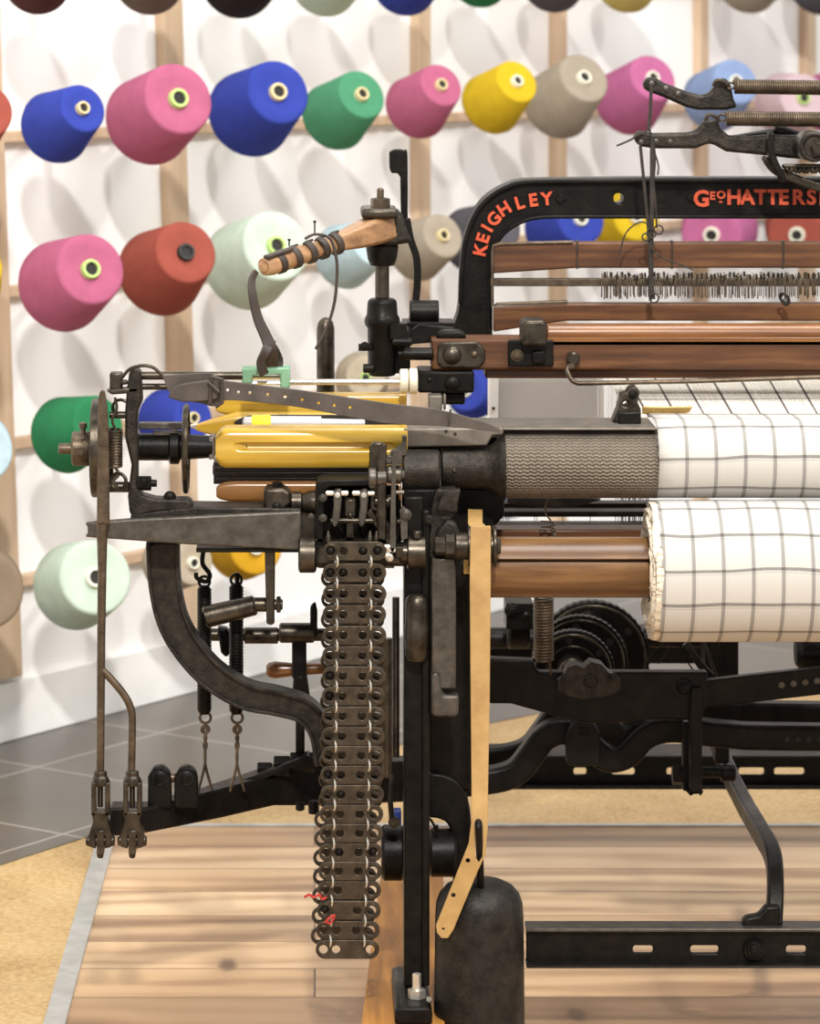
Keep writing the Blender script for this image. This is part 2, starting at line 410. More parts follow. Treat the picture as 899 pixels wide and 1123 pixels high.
# cork beyond the planks, bounded by the tiles
bd = [floor_pt(*p) for p in ((-260,1035), (0,948), (105,914), (330,846), (500,800), (640,772), (899,757))]
wl0_ = WD-1.6*WM
slab('floor_cork', [(-1.6, 1.2), (-1.6, wl0_), (3.2, WD+3.2*WM), (3.2, 1.2)], -.0015, 'cork_floor')
wl0, wl1 = Vector((-1.9, WD-1.9*WM, 0)), Vector((3.2, WD+3.2*WM, 0))
tile = [(-1.6, 3.60)]+[(p.x, p.y) for p in bd]+[(3.2, bd[-1].y+.5), (wl1.x, wl1.y), (-1.6, WD-1.6*WM+.02)]
slab('floor_tiles', tile, 0, 'tile_floor')
m = MB(); ww = .006
m.boxm(pl.x-.02, yb-ww, -.005, 3.2, yb+ww, .003); struct(m.build('trim_1', 'strip_metal', bevel=.001))
m = MB(); A = []
for p in (pl, pn): A += [m.bm.verts.new((p.x-.0125, p.y, z)) for z in (-.005, .0035)]+[m.bm.verts.new((p.x+.0125, p.y, z)) for z in (.0035, -.005)]
m.skin([A[:4], A[4:]]); struct(m.build('trim_2', 'strip_metal', bevel=.001))
def on_wall(X, z, off=0): return Vector((X, WD+WM*X, z))+wn*off
def wall_box(name, X0, X1, z0, z1, o0, o1, mat, lean=0, bevel=.002):
    m = MB(); vs = []
    for z in (z0, z1):
        for X, o in ((X0, o0), (X1, o0), (X1, o1), (X0, o1)): vs.append(m.bm.verts.new(on_wall(X+lean*(z-H), z, o)))
    m.skin([vs[:4], vs[4:]]); return struct(m.build(name, mat, bevel=bevel))
wall_box('wall_back', -1.9, 3.2, -.06, 3.0, -.1, 0, 'white_wall', bevel=0)
wall_box('baseboard_back', -1.9, 3.2, 0, .092, 0, .012, 'white_paint')
tn = 3
RZ = [1.197, .945, .703, .464, .247]
for z in RZ:
    wall_box('trim_%d' % tn, -1.2, 2.6, z-.009, z+.009, .0, .018, 'post_wood'); tn += 1
for xp, wpx, ln in ((-22,30,-.03), (180,26,-.03), (456,18,0), (607,17,0), (764,15,0), (881,20,0)):
    d = wall_d(xp); X = (xp-CX)*d/F; hw = .82*px(wpx, d)/2/(1+WM*abs(X)/d)
    wall_box('trim_%d' % tn, X-hw, X+hw, .1, 1.75, 0, .02, 'post_wood', ln); tn += 1

# ------------------------------------------------------------------ cones of yarn on slanting pegs
COL = dict(blue=(56,74,188), magenta=(208,104,142), pink=(212,110,164), green=(84,168,122), dgreen=(48,144,90), yellow=(244,204,30), beige=(186,172,150),
           red=(184,88,72), pale_green=(222,244,222), pale_blue=(206,236,246), brown=(158,136,112), slate=(98,96,104), black=(52,44,42), darkred=(92,52,50),
           greybrown=(120,106,92), cream=(206,190,164), pale_yellow=(236,222,120), pale_pink=(238,206,214), amber=(240,178,30), lightblue=(150,176,226))
for n_, c_ in COL.items(): yarn('yarn_'+n_, c_)
for n_, c_ in dict(core_green=(176,204,120), core_cream=(214,198,150), core_pale=(226,224,206), core_black=(44,46,44), hole_shade=(26,20,16)).items():  # the darkest tone stands in for the shade inside holes
    metal(n_, c_, c_, .6, 0, 30, 0)
DESC = dict(blue='royal blue', magenta='dusty magenta', pink='pink', green='sea green', dgreen='deep green', yellow='bright yellow', beige='beige', red='brick red',
            pale_green='mint green', pale_blue='pale blue', brown='taupe brown', slate='slate grey', black='blackish', darkred='dark maroon',
            greybrown='grey-brown', cream='cream', pale_yellow='pale yellow', pale_pink='pale pink', amber='amber yellow', lightblue='light blue')
CAT = []
def cone(fx, fy, bx, by, rf, rb, col, core, where, row):
    rf, rb, fy, by = rf*1.11, rb*1.11, fy-2, by-2; d = wall_d(bx)-.27; s_ = d/F
    lat = Vector(((fx-bx)*s_, 0, -(fy-by)*s_)); Ln = 1.85*rb*s_
    ax = Vector((lat.x, -math.sqrt(max(Ln*Ln-lat.length_squared, Ln*Ln*.3)), lat.z)); base = W(bx, by, d); Ln = ax.length; ax = ax/Ln
    R, r = rb*s_, rf*s_*(d-abs(ax.y)*Ln)/d; rq = Matrix.Identity(3)
    t = thing('yarn_cone', DESC[col]+' yarn cone '+where, 'yarn cone', base, 'yarn cones on the wall pegs, '+row)
    q = .1*r
    m = MB(); m.lathe([(.004, R*.3), (0, R*.8), (.004, R*.94), (.014, R), (Ln*.5, (R+r)/2*1.01), (Ln-q*.9, r*1.0), (Ln-q*.25, r*.965), (Ln, r*.9), (Ln-.002, r*.6), (Ln-.005, r*.25)], base, ax, 48)
    m.build('yarn_winding', 'yarn_'+col, t, origin=base, angle=60)
    k = r*.27
    m = MB(); p = base
    m.lathe([(-.006, k*1.5), (Ln*.5, k*1.2), (Ln+.003, k), (Ln+.0045, k*.95), (Ln+.0045, k*.7), (Ln-.002, k*.66)], p, ax, 20); u = m.build('cone_tube', core, t, origin=base)
    m = MB(); m.lathe([(Ln-.004, k*.68), (Ln+.0005, k*.68)], p, ax, 12); m.build('hole_shade_disc', 'hole_shade', t, origin=base)  # dark disc just below the rim, painting the shade inside the tube
    m = MB(); e = base-ax*.01
    # the peg leans out of its rail; run it back to the rail face
    bk_ = e.normalized(); bk_ = Vector((e.x, e.y, 0)).normalized()
    tt = -((e-on_wall(0, 0, .008)).dot(wn))/bk_.dot(wn)
    m.tube([base+ax*.02, e, e+bk_*tt], .007, 8); m.build('peg', 'post_wood', t, origin=base)
    return t
ROWS = [
 # face centre, base centre, face radius, base radius
 ('top row', [
  (60,-32,38,-18,26,35,'darkred','core_cream'), (185,-34,160,-20,30,37,'greybrown','core_green'), (285,-32,258,-20,31,40,'black','core_cream'),
  (378,-34,352,-16,30,36,'pale_green','core_cream'), (462,-34,440,-14,28,34,'blue','core_cream'), (542,-38,522,-20,26,31,'dgreen','core_cream'),
  (622,-38,602,-16,27,33,'slate','core_cream'), (702,-38,682,-14,27,32,'pale_yellow','core_cream'), (838,-40,815,-16,29,34,'beige','core_cream'), (915,-40,892,-12,26,33,'slate','core_cream')]),
 ('second row', [
  (-8,122,-38,140,27,36,'red','core_cream'), (95,119,56,145,25,37,'blue','core_cream'), (199,108,158,138,37,45,'magenta','core_green'), (306,101,270,130,33,44,'blue','core_cream'),
  (396,104,362,134,26,35,'green','core_cream'), (482,94,452,124,23,33,'magenta','core_cream'), (564,90,534,120,23,32,'yellow','core_pale'),
  (636,86,606,122,27,36,'beige','core_pale'), (710,86,684,118,25,35,'pink','core_pale'), (800,90,778,116,24,32,'lightblue','core_pale'), (872,108,858,118,24,32,'pale_pink','core_green'), (925,106,903,116,24,30,'pink','core_pale')]),
 ('third row', [
  (-20,290,-44,312,28,40,'yellow','core_cream'), (105,291,64,318,36,46,'magenta','core_green'), (207,273,172,304,32,44,'red','core_black'),
  (304,266,266,296,36,45,'pale_green','core_green'), (408,264,372,286,24,33,'pale_blue','core_cream'), (484,257,452,280,23,31,'beige','core_cream'), (544,246,514,268,25,34,'slate','core_cream'),
  (632,238,606,256,26,34,'blue','core_pale'), (692,236,678,248,24,31,'yellow','core_pale'), (771,255,790,252,30,38,'pink','core_pale'), (863,255,880,250,29,37,'red','core_pale')]),
 ('fourth row', [
  (-14,488,-30,494,32,38,'pale_blue','core_cream'), (112,460,66,481,29,38,'dgreen','core_green'), (214,454,178,464,22,32,'blue','core_cream'),
  (400,410,396,418,20,27,'cream','core_green'), (508,425,520,432,20,27,'blue','core_pale')]),
 ('lowest row', [
  (-8,636,-22,646,38,42,'brown','core_pale'), (110,622,80,646,37,43,'pale_green','core_pale'), (214,611,182,618,22,30,'cream','core_pale'),
  (282,592,262,600,27,34,'amber','core_pale'), (562,533,558,536,24,30,'blue','core_pale')]),
]
for row, L in ROWS:
    for i, c in enumerate(L):
        nb = [DESC[L[k][6]] for k in (i-1, i+1) if 0 <= k < len(L)]
        w = 'between the '+nb[0]+' and '+nb[1]+' ones, '+row if len(nb) == 2 else 'ending the '+row+' beside the '+nb[0]+' one'
        cone(*c, w, row)

# ------------------------------------------------------------------ the loom
FL = 0.0
loom = thing('power_loom', 'old black cast-iron power loom with orange painted lettering on its arch', 'loom', W(456,1124,3.70)*1.0)
RX = 1500                                              # the loom runs on beyond the right of the frame
def P(name, mat, m, bevel=0, parent=loom, label=None, kind=None): return m.build(name, mat, parent, bevel, label, kind=kind)

# --- arch with lettering
ar_out = [(478,368),(492,362),(500,350),(504,330),(505,300),(508,268),(514,246),(524,226),(538,212),(556,202),(575,197),(620,196)]
ar_in = [(620,240),(590,241),(572,246),(556,256),(546,270),(541,290),(540,330),(540,372)]
out = sm2(ar_out, 4)+[(680,195),(RX,195)]
inn = [(RX,240)]+sm2([(680,240)]+ar_in, 4)
m = MB(); m.plate(out+inn+[(478,372)], 4.15, .05, holes=[slot(673,212,684,223)])
arch = P('arch', 'black_iron', m, .004)
m = MB()
rim = sm2([(a+1, b+3) for a, b in ar_out[3:]], 4)+[(680,199),(RX,199)]
m.bar(rim, 5, 4.143, .02)
rim2 = sm2([(680,238),(620,238),(590,239),(571,244),(555,254),(544,269),(538,290),(537,330),(537,368)], 4)
m.bar([(RX,238)]+rim2, 4, 4.143, .02); P('rim', 'black_iron', m, .0015, arch)
def letters(items, d):
    for ch, x, y, size, rot in items:
        cu = bpy.data.curves.new('letter', 'FONT'); cu.body = ch; cu.align_x = 'CENTER'; cu.align_y = 'CENTER'
        cu.size = px(size, d)*1.42; cu.extrude = .0012; cu.offset = cu.size*.034; cu.resolution_u = 4
        ob = bpy.data.objects.new('tmp', cu); C.objects.link(ob)
        dg = bpy.context.evaluated_depsgraph_get(); me = bpy.data.meshes.new_from_object(ob.evaluated_get(dg))
        bpy.data.objects.remove(ob); bpy.data.curves.remove(cu)
        o = bpy.data.objects.new('painted_letter', me); C.objects.link(o); me.materials.append(MATS['red_paint'])
        o.parent = arch; o.location = W(x, y, d)-loom.location-arch.location
        o.rotation_euler = (math.pi/2, math.radians(rot), 0)
LK = [('K',527,274.5,0),('E',530,261.5,0),('I',534.5,250.5,0),('G',542,240.5,0),('H',553,229.5,0),('L',569.5,223,0),('E',584.5,220,0),('Y',599.4,218.5,0)]
its = []
for i, (ch, x, y, _) in enumerate(LK):
    a = LK[max(i-1, 0)]; b = LK[min(i+1, 7)]
    its.append((ch, x, y, 13.5, math.degrees(math.atan2(b[2]-a[2], b[1]-a[1]))))
letters(its, 4.148)
letters([('G',769,218.5,17,0),('E',781,215,8.5,0),('O',790.5,214,8.5,0),('H',804.7,217,16,0),('A',819.3,217,16,0),('T',834,217,16,0),('T',847,217,16,0),('E',859,217,16,0),('R',875,217,16,0),('S',889.5,217,16,0),('L',903,217,16,0),('E',916,217,16,0),('Y',930,217,16,0)], 4.148)
m = MB(); m.plate([(752,217),(760,212),(764,213),(764,224),(758,222)], 4.147, .004); m.plate([(609,218),(614,212),(622,218),(614,225)], 4.147, .004)
P('lettering_boss', 'black_iron', m, .001, arch)
m = MB(); m.bar([(788.5,221.5),(792,221.5)], 2, 4.148, .003); P('painted_dash', 'red_paint', m, 0, arch)

# --- heald frames behind the slay
def heald(d, dy, name_label, lab):
    m = MB(); m.plate([(540,270+dy),(548,267+dy),(632,266+dy),(RX,266+dy),(RX,294+dy),(632,294+dy),(540,300+dy)], d, .014)
    fr = P('heald_frame', 'beam_wood', m, .002, loom, lab)
    m = MB(); m.plate([(541,338+dy),(620,333+dy),(RX,333+dy),(RX,352+dy),(620,352+dy),(541,364+dy)], d, .014); m.build('bottom_rail', 'beam_wood', fr, .002)
    m = MB(); m.tp([(628,266+dy,d-.001),(548,268+dy,d-.001),(541,270+dy,d-.001),(540,276+dy,d-.001),(540,336+dy,d-.001),(545,334+dy,d-.001),(622,331+dy,d-.001)], 1.5, 6); m.build('edge_wire', 'brown_steel', fr)
    m = MB(); m.box(538,306+dy,RX,314+dy,d+.002,d+.008); m.build('heddle_bar', 'brown_steel', fr, .001)
    m = MB(); rr = random.Random(3)
    xx = 660.0
    while xx < 960:
        a = 300+rr.uniform(-1,5); b = 327+rr.uniform(-4,1); jx = rr.uniform(-1.5,1.5)
        m.tp([(xx,a+dy,d-.002),(xx+jx*.6,(a+b)/2+dy,d-.004),(xx+jx,b+dy,d-.002)], rr.choice((.5,.7,.9)), 4); xx += rr.uniform(.9,2.2)
    m.build('heddles', 'brown_steel', fr, 0, None, kind='stuff')
    m = MB()
    xx = 663.0
    while xx < 960:
        m.torus(W(xx, 303+dy+rr.uniform(-2,2), d-.004), (1,.3,0), px(2.2, d), px(.7, d), 8, 4); xx += rr.uniform(3,7)
    m.build('heddle_loops', 'dark_steel', fr, 0, None, kind='stuff')
    for x in (633, 737, 859): 
        m = MB(); m.box(x-1,265+dy,x+1,295+dy,d-.0012,d+.015); m.build('band', 'dark_steel', fr)
    return fr
heald(4.10, 0, '', 'front brown wooden heald frame with wire heddles')
heald(4.135, -1, '', 'second wooden heald frame behind the front one')

# --- slay with its caps, brackets and rod
m = MB(); m.box(473,372,RX,406,3.93,3.99)
slay = P('slay', 'beam_wood', m, .003, loom, 'dark wooden slay beam running across the loom')
m = MB(); m.box(532,405,RX,415,3.945,3.99); m.build('race_board', 'beam_wood', slay, .002)
m = MB(); m.lx([(599,10.5),(600,11.5),(RX,11.5)], 366, 3.945, 28); m.box(600,370,RX,379,3.93,3.96); m.build('hand_rail', 'rail_wood', slay, .002)
m = MB(); m.plate([(480,379),(485,375),(524,375),(532,384),(532,396),(525,404),(485,404),(479,397)], 3.924, .006); pl_ = P('fish_plate', 'dark_steel', m, .002)
m = MB(); m.dome(496,390,3.924,10.5,.7); m.build('dome_bolt', 'dark_steel', pl_)
m = MB(); m.dome(520,389,3.924,4,.8); m.build('screw', 'brown_steel', pl_)
m = MB(); m.box(557,373,607,402,3.923,3.93); bk = P('bracket_plate', 'black_iron', m, .002)
m = MB(); m.bolt(567,390,3.923,5.5); m.build('nut', 'brown_steel', bk)
m = MB(); m.box(583,384,598,400,3.919,3.925); m.build('lug', 'black_iron', bk, .003)
m = MB(); m.plate([(572,356),(576,351),(597,351),(600,356),(600,380),(572,380)], 3.905, .05); m.build('rail_clip', 'dark_steel', slay, .004)
m = MB(); m.ly(629,394,3.915,[(0,5.5),(.002,7.5),(.015,7.5)],20); sc = P('rod_screw', 'dark_steel', m)
m = MB(); m.tube(smooth([W(629,400,3.918),W(622,403,3.915),W(622,408,3.912),W(627,417,3.91),W(634,420.5,3.91)],4)+[W(760,418,3.91),W(895,413.5,3.91),W(RX,409,3.92)], px(2.6,3.9), 8); m.build('wire_rod', 'brown_steel', slay)
m = MB(); m.box(622,399,629,404,3.913,3.92); m.build('slot_cover', 'brown_steel', sc)
# swing arm bracket under the slay's end
m = MB(); m.box(458,407,520,431,3.925,3.99); m.box(474,430,510,444,3.94,3.99)
sb = P('slay_end_bracket', 'black_iron', m, .003)
m = MB(); m.dome(496,421,3.925,9,.6); m.build('dome_bolt', 'black_iron', sb)
m = MB(); m.dome(471,417,3.925,3,.6); m.build('rivet', 'black_iron', sb)
m = MB(); m.plate([(478,372),(480,366),(484,363),(505,363),(510,366),(512,372)], 3.94, .03); m.build('lug', 'black_iron', sb, .003)
m = MB(); m.cx(441,475,7,388,3.93,16,1.5); m.cx(436,446,5,388,3.93,12,1); m.build('pivot_pin', 'black_iron', sb)
m = MB(); m.box(470,434,485,450,3.90,3.93); m.box(486,432,489,450,3.895,3.90); m.build('clamp', 'plate_grey', sb, .002)
# reed behind the slay
# --- cloth and warp
zs = H-(503-CY)*3.78/F; rs = .0435
zr, dr, rr_ = H-(626-CY)*3.745/F, 3.745, .0775
cloth = thing('checked_cloth', 'white cotton cloth with dark grey window check, wound onto the loom roller', 'cloth', (W(899,700,3.745).x, 3.745, zr-rr_))
def sheet(path, X0, X1, name, parent, mat, nseg=40, rag=0, arc0=0):
    bm = bmesh.new(); uvl = bm.loops.layers.uv.new('UVMap'); rows = []; arc = [arc0]
    for i in range(1, len(path)): arc.append(arc[-1]+math.hypot(path[i][0]-path[i-1][0], path[i][1]-path[i-1][1]))
    rr = random.Random(11)
    for i, (d, z) in enumerate(path):
        e = rr.uniform(-rag, rag)
        xs = [X0+e]+[X0+(X1-X0)*k/nseg for k in range(1, nseg+1)]
        rows.append([(bm.verts.new((x, d, z)), x, arc[i]) for x in xs])
    for a, b in zip(rows, rows[1:]):
        for k in range(nseg):
            q = [a[k], a[k+1], b[k+1], b[k]]; f = bm.faces.new([v[0] for v in q]); f.smooth = True
            for lp, v in zip(f.loops, q): lp[uvl].uv = (v[1], v[2])
    bmesh.ops.recalc_face_normals(bm, faces=bm.faces)
    me = bpy.data.meshes.new(name); bm.to_mesh(me); bm.free(); me.materials.append(MATS[mat])
    o = bpy.data.objects.new(name, me); C.objects.link(o); o.parent = parent; o.location = -parent.location
    return o
path = [(3.85, zs+rs-.001), (3.82, zs+rs)]+[(3.78-rs*math.sin(a), zs+rs*math.cos(a)) for a in [math.radians(q) for q in range(0, 200, 6)]]
X0c, XR = W(718,500,3.78).x, W(RX,500,3.78).x
o = sheet(path, X0c, XR, 'cloth_web', cloth, 'checked_cloth', 40, .0006, -.033)
so = o.modifiers.new('thickness', 'SOLIDIFY'); so.thickness = .0012; so.offset = -1
rp = [(dr-rr_*math.sin(a)*(1+.004*math.sin(3*a)), zr+rr_*math.cos(a)*(1+.004*math.sin(3*a))) for a in [math.radians(q) for q in range(0, 361, 5)]]
X0r = W(719,626,3.745).x
sheet(rp, X0r, XR, 'cloth_roll', cloth, 'checked_cloth', 40, .002, -.010)
m = MB(); rg = random.Random(5); s745 = 3.745/F; rings = []
for (x, r) in ((717.5,.985),(713,.98),(711.5,.95),(713.5,.92),(709.5,.88),(712.5,.85),(708.5,.8),(711.5,.77),(708.5,.72),(711.5,.68),(709.5,.62),(712,.58),(710.5,.5),(712,.45)):
    ph = rg.uniform(0, 6); rings.append([m.bm.verts.new((W(x+1.5*math.sin(3*a+ph)+rg.uniform(-1,1), 0, 3.745).x, dr-rr_*r*math.sin(a), zr+rr_*r*math.cos(a))) for a in [2*math.pi*i/60 for i in range(60)]])
rings.insert(0, [m.bm.verts.new((W(722,0,3.745).x, dr-rr_*.985*math.sin(a), zr+rr_*.985*math.cos(a))) for a in [2*math.pi*i/60 for i in range(60)]])
m.skin(rings, caps=False); m.build('roll_end', 'cloth_edge', cloth, angle=80)
# cloth roller of wood
a0 = [math.radians(q) for q in range(0, 360, 8)]
rw = px(33, 3.745); zw = H-(622-CY)*3.745/F
prof = []
for q in range(0, 360, 6):
    a = math.radians(q); r = rw
    prof.append((3.745-r*math.sin(a), zw+r*math.cos(a)))
    if q == 66: prof += [(3.745-rw*.78*math.sin(a), zw+rw*.78*math.cos(a)), (3.745-rw*.78*math.sin(math.radians(76)), zw+rw*.78*math.cos(math.radians(76)))]
m = MB(); m.exx(prof, W(536,622,3.745).x, W(713,622,3.745).x)
crl = P('cloth_roller', 'roller_wood', m, .001, loom, 'brown wooden roller carrying the cloth')
m = MB(); m.box(536,581,712,591,3.82,3.86); P('roller_batten', 'beam_wood', m, .002)
m = MB(); m.cx(520,538,18,622,3.745); m.cx(505,522,9,622,3.745); P('roller_journal', 'black_iron', m)
# sand roller
m = MB(); m.lx([(551,36),(553,38),(720,38),(722,36)], 508, 3.78, 48); P('sand_roller', 'emery', m, 0, loom, 'brown-grey roller covered in rough emery')
m = MB(); m.lx([(483,20),(485,22),(530,23),(540,26),(545,31),(548,34),(553,36),(553.5,30)], 513, 3.76, 36); sl = P('roller_sleeve', 'cast_iron', m)
m = MB(); m.cx(441,482,23,516,3.745,32,2); P('bearing', 'cast_iron', m)
m = MB(); m.dome(498,517,3.737,2.5,.8); m.build('pin', 'dark_steel', sl)
m = MB(); m.plate([(442,470),(552,469),(552,477),(540,478),(534,489),(442,491)], 3.748, .008); bp = P('breast_plate', 'plate_grey', m, .002)
m = MB(); m.box(442,469.5,720,472,3.752,3.85); m.build('top_sheet', 'plate_grey', bp, .001)
m = MB()
for x, y in ((489,473),(499,476)): m.ly(x,y,3.7475,[(0,2),(.001,2)],10)
m.build('oil_hole', 'hole_shade', bp)
m = MB(); rr0 = px(39,3.78)
pr = [(3.78-rr0*math.sin(math.radians(q)), H-(508-CY)*3.78/F+rr0*math.cos(math.radians(q))) for q in range(-20, 38, 6)]
pr2 = [(a+(3.78-a)*.03, b) for a, b in pr][::-1]
m.exx(pr+[(d-.0, z-.0015) for d, z in pr][::-1], W(553,0,3.78).x, W(718,0,3.78).x); m.build('roller_hood', 'plate_grey', bp)
m = MB(); m.box(440,480,553,502,3.80,3.84); P('dark_notch_fill', 'black_iron', m, .001)  # dark box added behind the notch so the gap looks black
# temple holding the cloth edge
m = MB(); m.plate([(672,462),(678,447),(681,433),(688,431),(690,426),(698,424),(702,430),(699,441),(703,449),(703,462),(694,468),(684,468)], 3.80, .03, holes=[circ(686,443,3,10)])
tm = P('temple', 'dark_steel', m, .002)
m = MB(); m.box(678,452,703,466,3.79,3.82); m.bolt(694,433,3.80,4); m.build('clamp', 'black_iron', tm, .002)
m = MB(); m.plate([(704,446),(760,446),(756,452),(750,454),(704,454)], 3.86, .004); m.build('temple_blade', 'brass', tm, .001)
m = MB(); m.tp([(545,462,3.87),(600,463,3.85),(680,465,3.82)], 1.6, 6); m.tp([(530,464,3.86),(640,466,3.83),(690,466,3.81)], 1.4, 6); P('guide_wire', 'brass', m)
# warp
m = MB(); md = MB(); rr = random.Random(2); x = 664.0
while x < 960:
    dark = ((x-664+12) % 31) < 2.6
    (md if dark else m).tp([(x+rr.uniform(-.4,.4),410,4.10),(x+27+rr.uniform(-.4,.4),457,3.85)], .6 if not dark else .75, 4); x += 1.15
w_ = m.build('warp_threads', 'warp_yarn', None); tag(w_, 'pale warp threads running under the slay to the cloth', 'warp threads'); w_['kind'] = 'stuff'
w_ = md.build('dark_warp_threads', 'dark_warp_yarn', None); tag(w_, 'dark bands of warp threads between the pale ones', 'warp threads'); w_['kind'] = 'stuff'
m = MB(); rr = random.Random(8)
for k in range(26): x = 655+k*1.1+rr.uniform(-.5,.5); m.tp([(x,415,4.05),(x+rr.uniform(-.5,.5),466,4.03)], .3, 4)
P('selvedge_threads', 'warp_yarn', m, 0, kind='stuff')
m = MB(); rr = random.Random(4)
x = 548.0
while x < 712: m.tp([(x,540,4.3),(x+rr.uniform(-.3,.3),590,4.3)], .5 if x < 680 else .9, 4); x += rr.choice((3,30,28,4)) if x < 676 else rr.uniform(1.5,3.5)
P('lower_heddles', 'dark_steel', m, 0, kind='stuff')
for y0, y1, d in ((552,559,4.25),(561,567,4.2),(575,582,4.25)):
    m = MB(); m.box(536,y0,RX,y1,d,d+.03); P('back_slat', 'black_iron', m, .001)
m = MB(); m.plate([(556,545),(640,545),(660,548),(632,556),(610,558),(556,552)], 4.15, .02); P('spring_lever', 'black_iron', m, .002)
m = MB(); m.helix(W(601,571,3.80), W(601,590,3.80), px(8,3.8), px(1,3.8), 3.2, 6, 14); m.tp([(604,571,3.79),(598,562,3.79),(600,550,3.79),(606,545,3.79)], 1, 6, 4); P('wire_coil', 'brown_steel', m)

# --- front leg, foot, side casting
m = MB(); m.box(443,545,464,1082,3.715,3.765); m.box(463,560,471,1082,3.705,3.765)
leg = P('leg', 'black_iron', m, .002)
m = MB(); m.plate([(433,1124),(433,1109),(436,1105),(470,1105),(474,1109),(474,1124)], 3.64, .16); ft = P('foot', 'black_iron', m, .004)
m = MB(); m.lz(457,3.675,[(1067,3),(1068,5),(1084,5)],12); m.lz(457,3.675,[(1084,7),(1085,10),(1094,10),(1095,9)],6); m.lz(457,3.675,[(1095,14),(1096,17),(1098,17)],20); m.build('foot_bolt', 'steel', ft)
m = MB(); m.plate([(470,535),(553,535),(553,566),(540,580),(536,600),(536,862),(516,870),(470,858)], 3.80, .035); P('side_casting', 'black_iron', m, .003)
m = MB(); m.plate([(470,848)]+sm2([(484,849),(498,855),(508,865),(515,885),(517,910)], 3)+[(518,1000),(498,1000),(497,925)]+sm2([(496,915),(490,903),(480,898),(470,897)], 3), 3.79, .04); P('curved_foot_casting', 'black_iron', m, .003)
m = MB(); m.box(473,612,500,756,3.695,3.715); lp = P('side_plate', 'grey_iron', m, .002)
m = MB(); m.plate([(473,738),(482,738),(484,758),(487,763),(503,763),(503,784),(498,787),(476,787),(473,783)], 3.688, .025); m.build('heel', 'grey_iron', lp, .003)
m = MB(); m.lz(457,3.70,[(652,8),(656,12),(664,13),(684,13),(688,14),(718,13),(724,10)],20); m.build('buffer', 'dark_steel', leg)
m = MB(); m.lz(434,3.74,[(655,4),(830,4)],10); P('vertical_rod', 'dark_steel', m)
m = MB(); m.lz(424,3.77,[(700,6),(852,6)],10); P('drive_rod', 'brown_steel', m)
# lower wheel boss behind the leg
m = MB(); m.cx(418,443,30,935,3.80,28,3); m.cx(470,500,26,935,3.80,28,3); m.cx(420,500,10,935,3.80); P('lower_boss', 'black_iron', m)
m = MB(); m.tp([(430,850,3.76),(428,880,3.75),(430,905,3.75)], 3, 8); m.bolt(432,902,3.75,5); P('stay_rod', 'dark_steel', m)
m = MB(); m.box(432,890,440,922,3.86,3.88); P('blue_plate', 'blue_paint', m, .001)
m = MB(); m.tp([(466,893,3.77),(473,900,3.77),(480,912,3.77)], 1.6, 6); m.lathe([(0,.0006),(.008,.004),(.009,0.001)], W(481,913,3.77), (-.5,0,.85), 8); P('pointed_wire', 'black_iron', m)

# --- strap pulley
m = MB(); m.cx(476,490,10,599,3.69,6,1); m.cx(488,500,13,599,3.69,6,1); m.cx(498,514,15,599,3.69,20,2); m.cx(513,517,22,599,3.69); m.cx(517,540,14,599,3.69); m.cx(540,544,23,599,3.69,24,1); m.cx(544,549,9,599,3.69,6,1)
pu = P('strap_pulley', 'dark_steel', m)
m = MB(); m.plate([(478,585),(490,570),(500,574),(506,590),(506,612),(478,612)], 3.70, .02); m.build('pulley_bracket', 'cast_iron', pu, .003)
m = MB(); m.box(508,613,516,630,3.70,3.71); m.build('brass_key', 'brass', pu, .001)
st = thing('leather_strap', 'long tan leather strap hanging over the pulley and holding the iron weight', 'strap', W(525,1028,3.63))
tl = lambda x, y: 3.655-.025*min(1, max(0, (y-577)/340))
m = MB(); m.plate([(516,577),(515,640),(516,760),(517,860),(517,900),(514,925),(508,940),(478,1015),(479,1023),(484,1029),(491,1029),(497,1020),(524,955),(532,938),(535,905),(535,870),(537,760),(538,640),(538,577)], 3.655, .004,
      holes=[circ(513,944,2.6,10),circ(497,982,2.6,10),circ(486,1019,1.6,8),[(525,899),(529,904),(529,940),(525,946),(521,940),(521,904)]], tilt=tl)
m.build('long_strap', 'tan_leather', st, .001)
m = MB(); Pp = [W(527,579,3.656)]+[Vector((W(527,0,3.69).x, 3.69-.0166*math.sin(a), W(0,599,3.69).z+.0166*math.cos(a))) for a in (1.1,.6,.1,-.4)]+[W(521,575,3.73), W(521,560,3.755)]
m.ribbon(Pp, Vector((1,0,0)), [px(22,3.66)]*5+[px(16,3.7)]*2, .0035); m.build('top_turn', 'tan_leather', st, .0008)
wt = thing('iron_weight', 'heavy dark iron weight with a domed top hanging from the tan strap', 'weight', W(525.5,1128,3.685))
m = MB(); m.lz(525.5,3.685,[(964.5,6),(965,16),(967,27),(972,37),(980,44),(990,47.5),(1005,48.5),(1100,49.6),(1125,49.8),(1128,47)],48); m.build('body', 'weight_iron', wt)
m = MB(); m.tp([(527,974,3.662),(526,940,3.640),(525,914,3.624),(524.5,905,3.624),(524.5,902,3.630),(524.5,906,3.638),(526,935,3.660),(527,974,3.69)], 4, 10, 4); m.build('hook', 'black_iron', wt)

# --- wooden skid under the leg
zk = W(0,1124,3.64).z
def at_z(x, y, z): d = F*(H-z)/(y-CY); return Vector(((x-CX)*d/F, d, z))
q = [at_z(417,961,zk), at_z(486,958,zk), at_z(488,1160,zk), at_z(391,1160,zk)]
m = MB(); m.skin([[m.bm.verts.new((p.x, p.y, 0)) for p in q], [m.bm.verts.new(p) for p in q]])
tag(m.build('wooden_skid', 'skid_wood', None, .002, origin=q[3]-Vector((0,0,zk))), 'yellow wooden board on the floor beneath the loom foot', 'board')

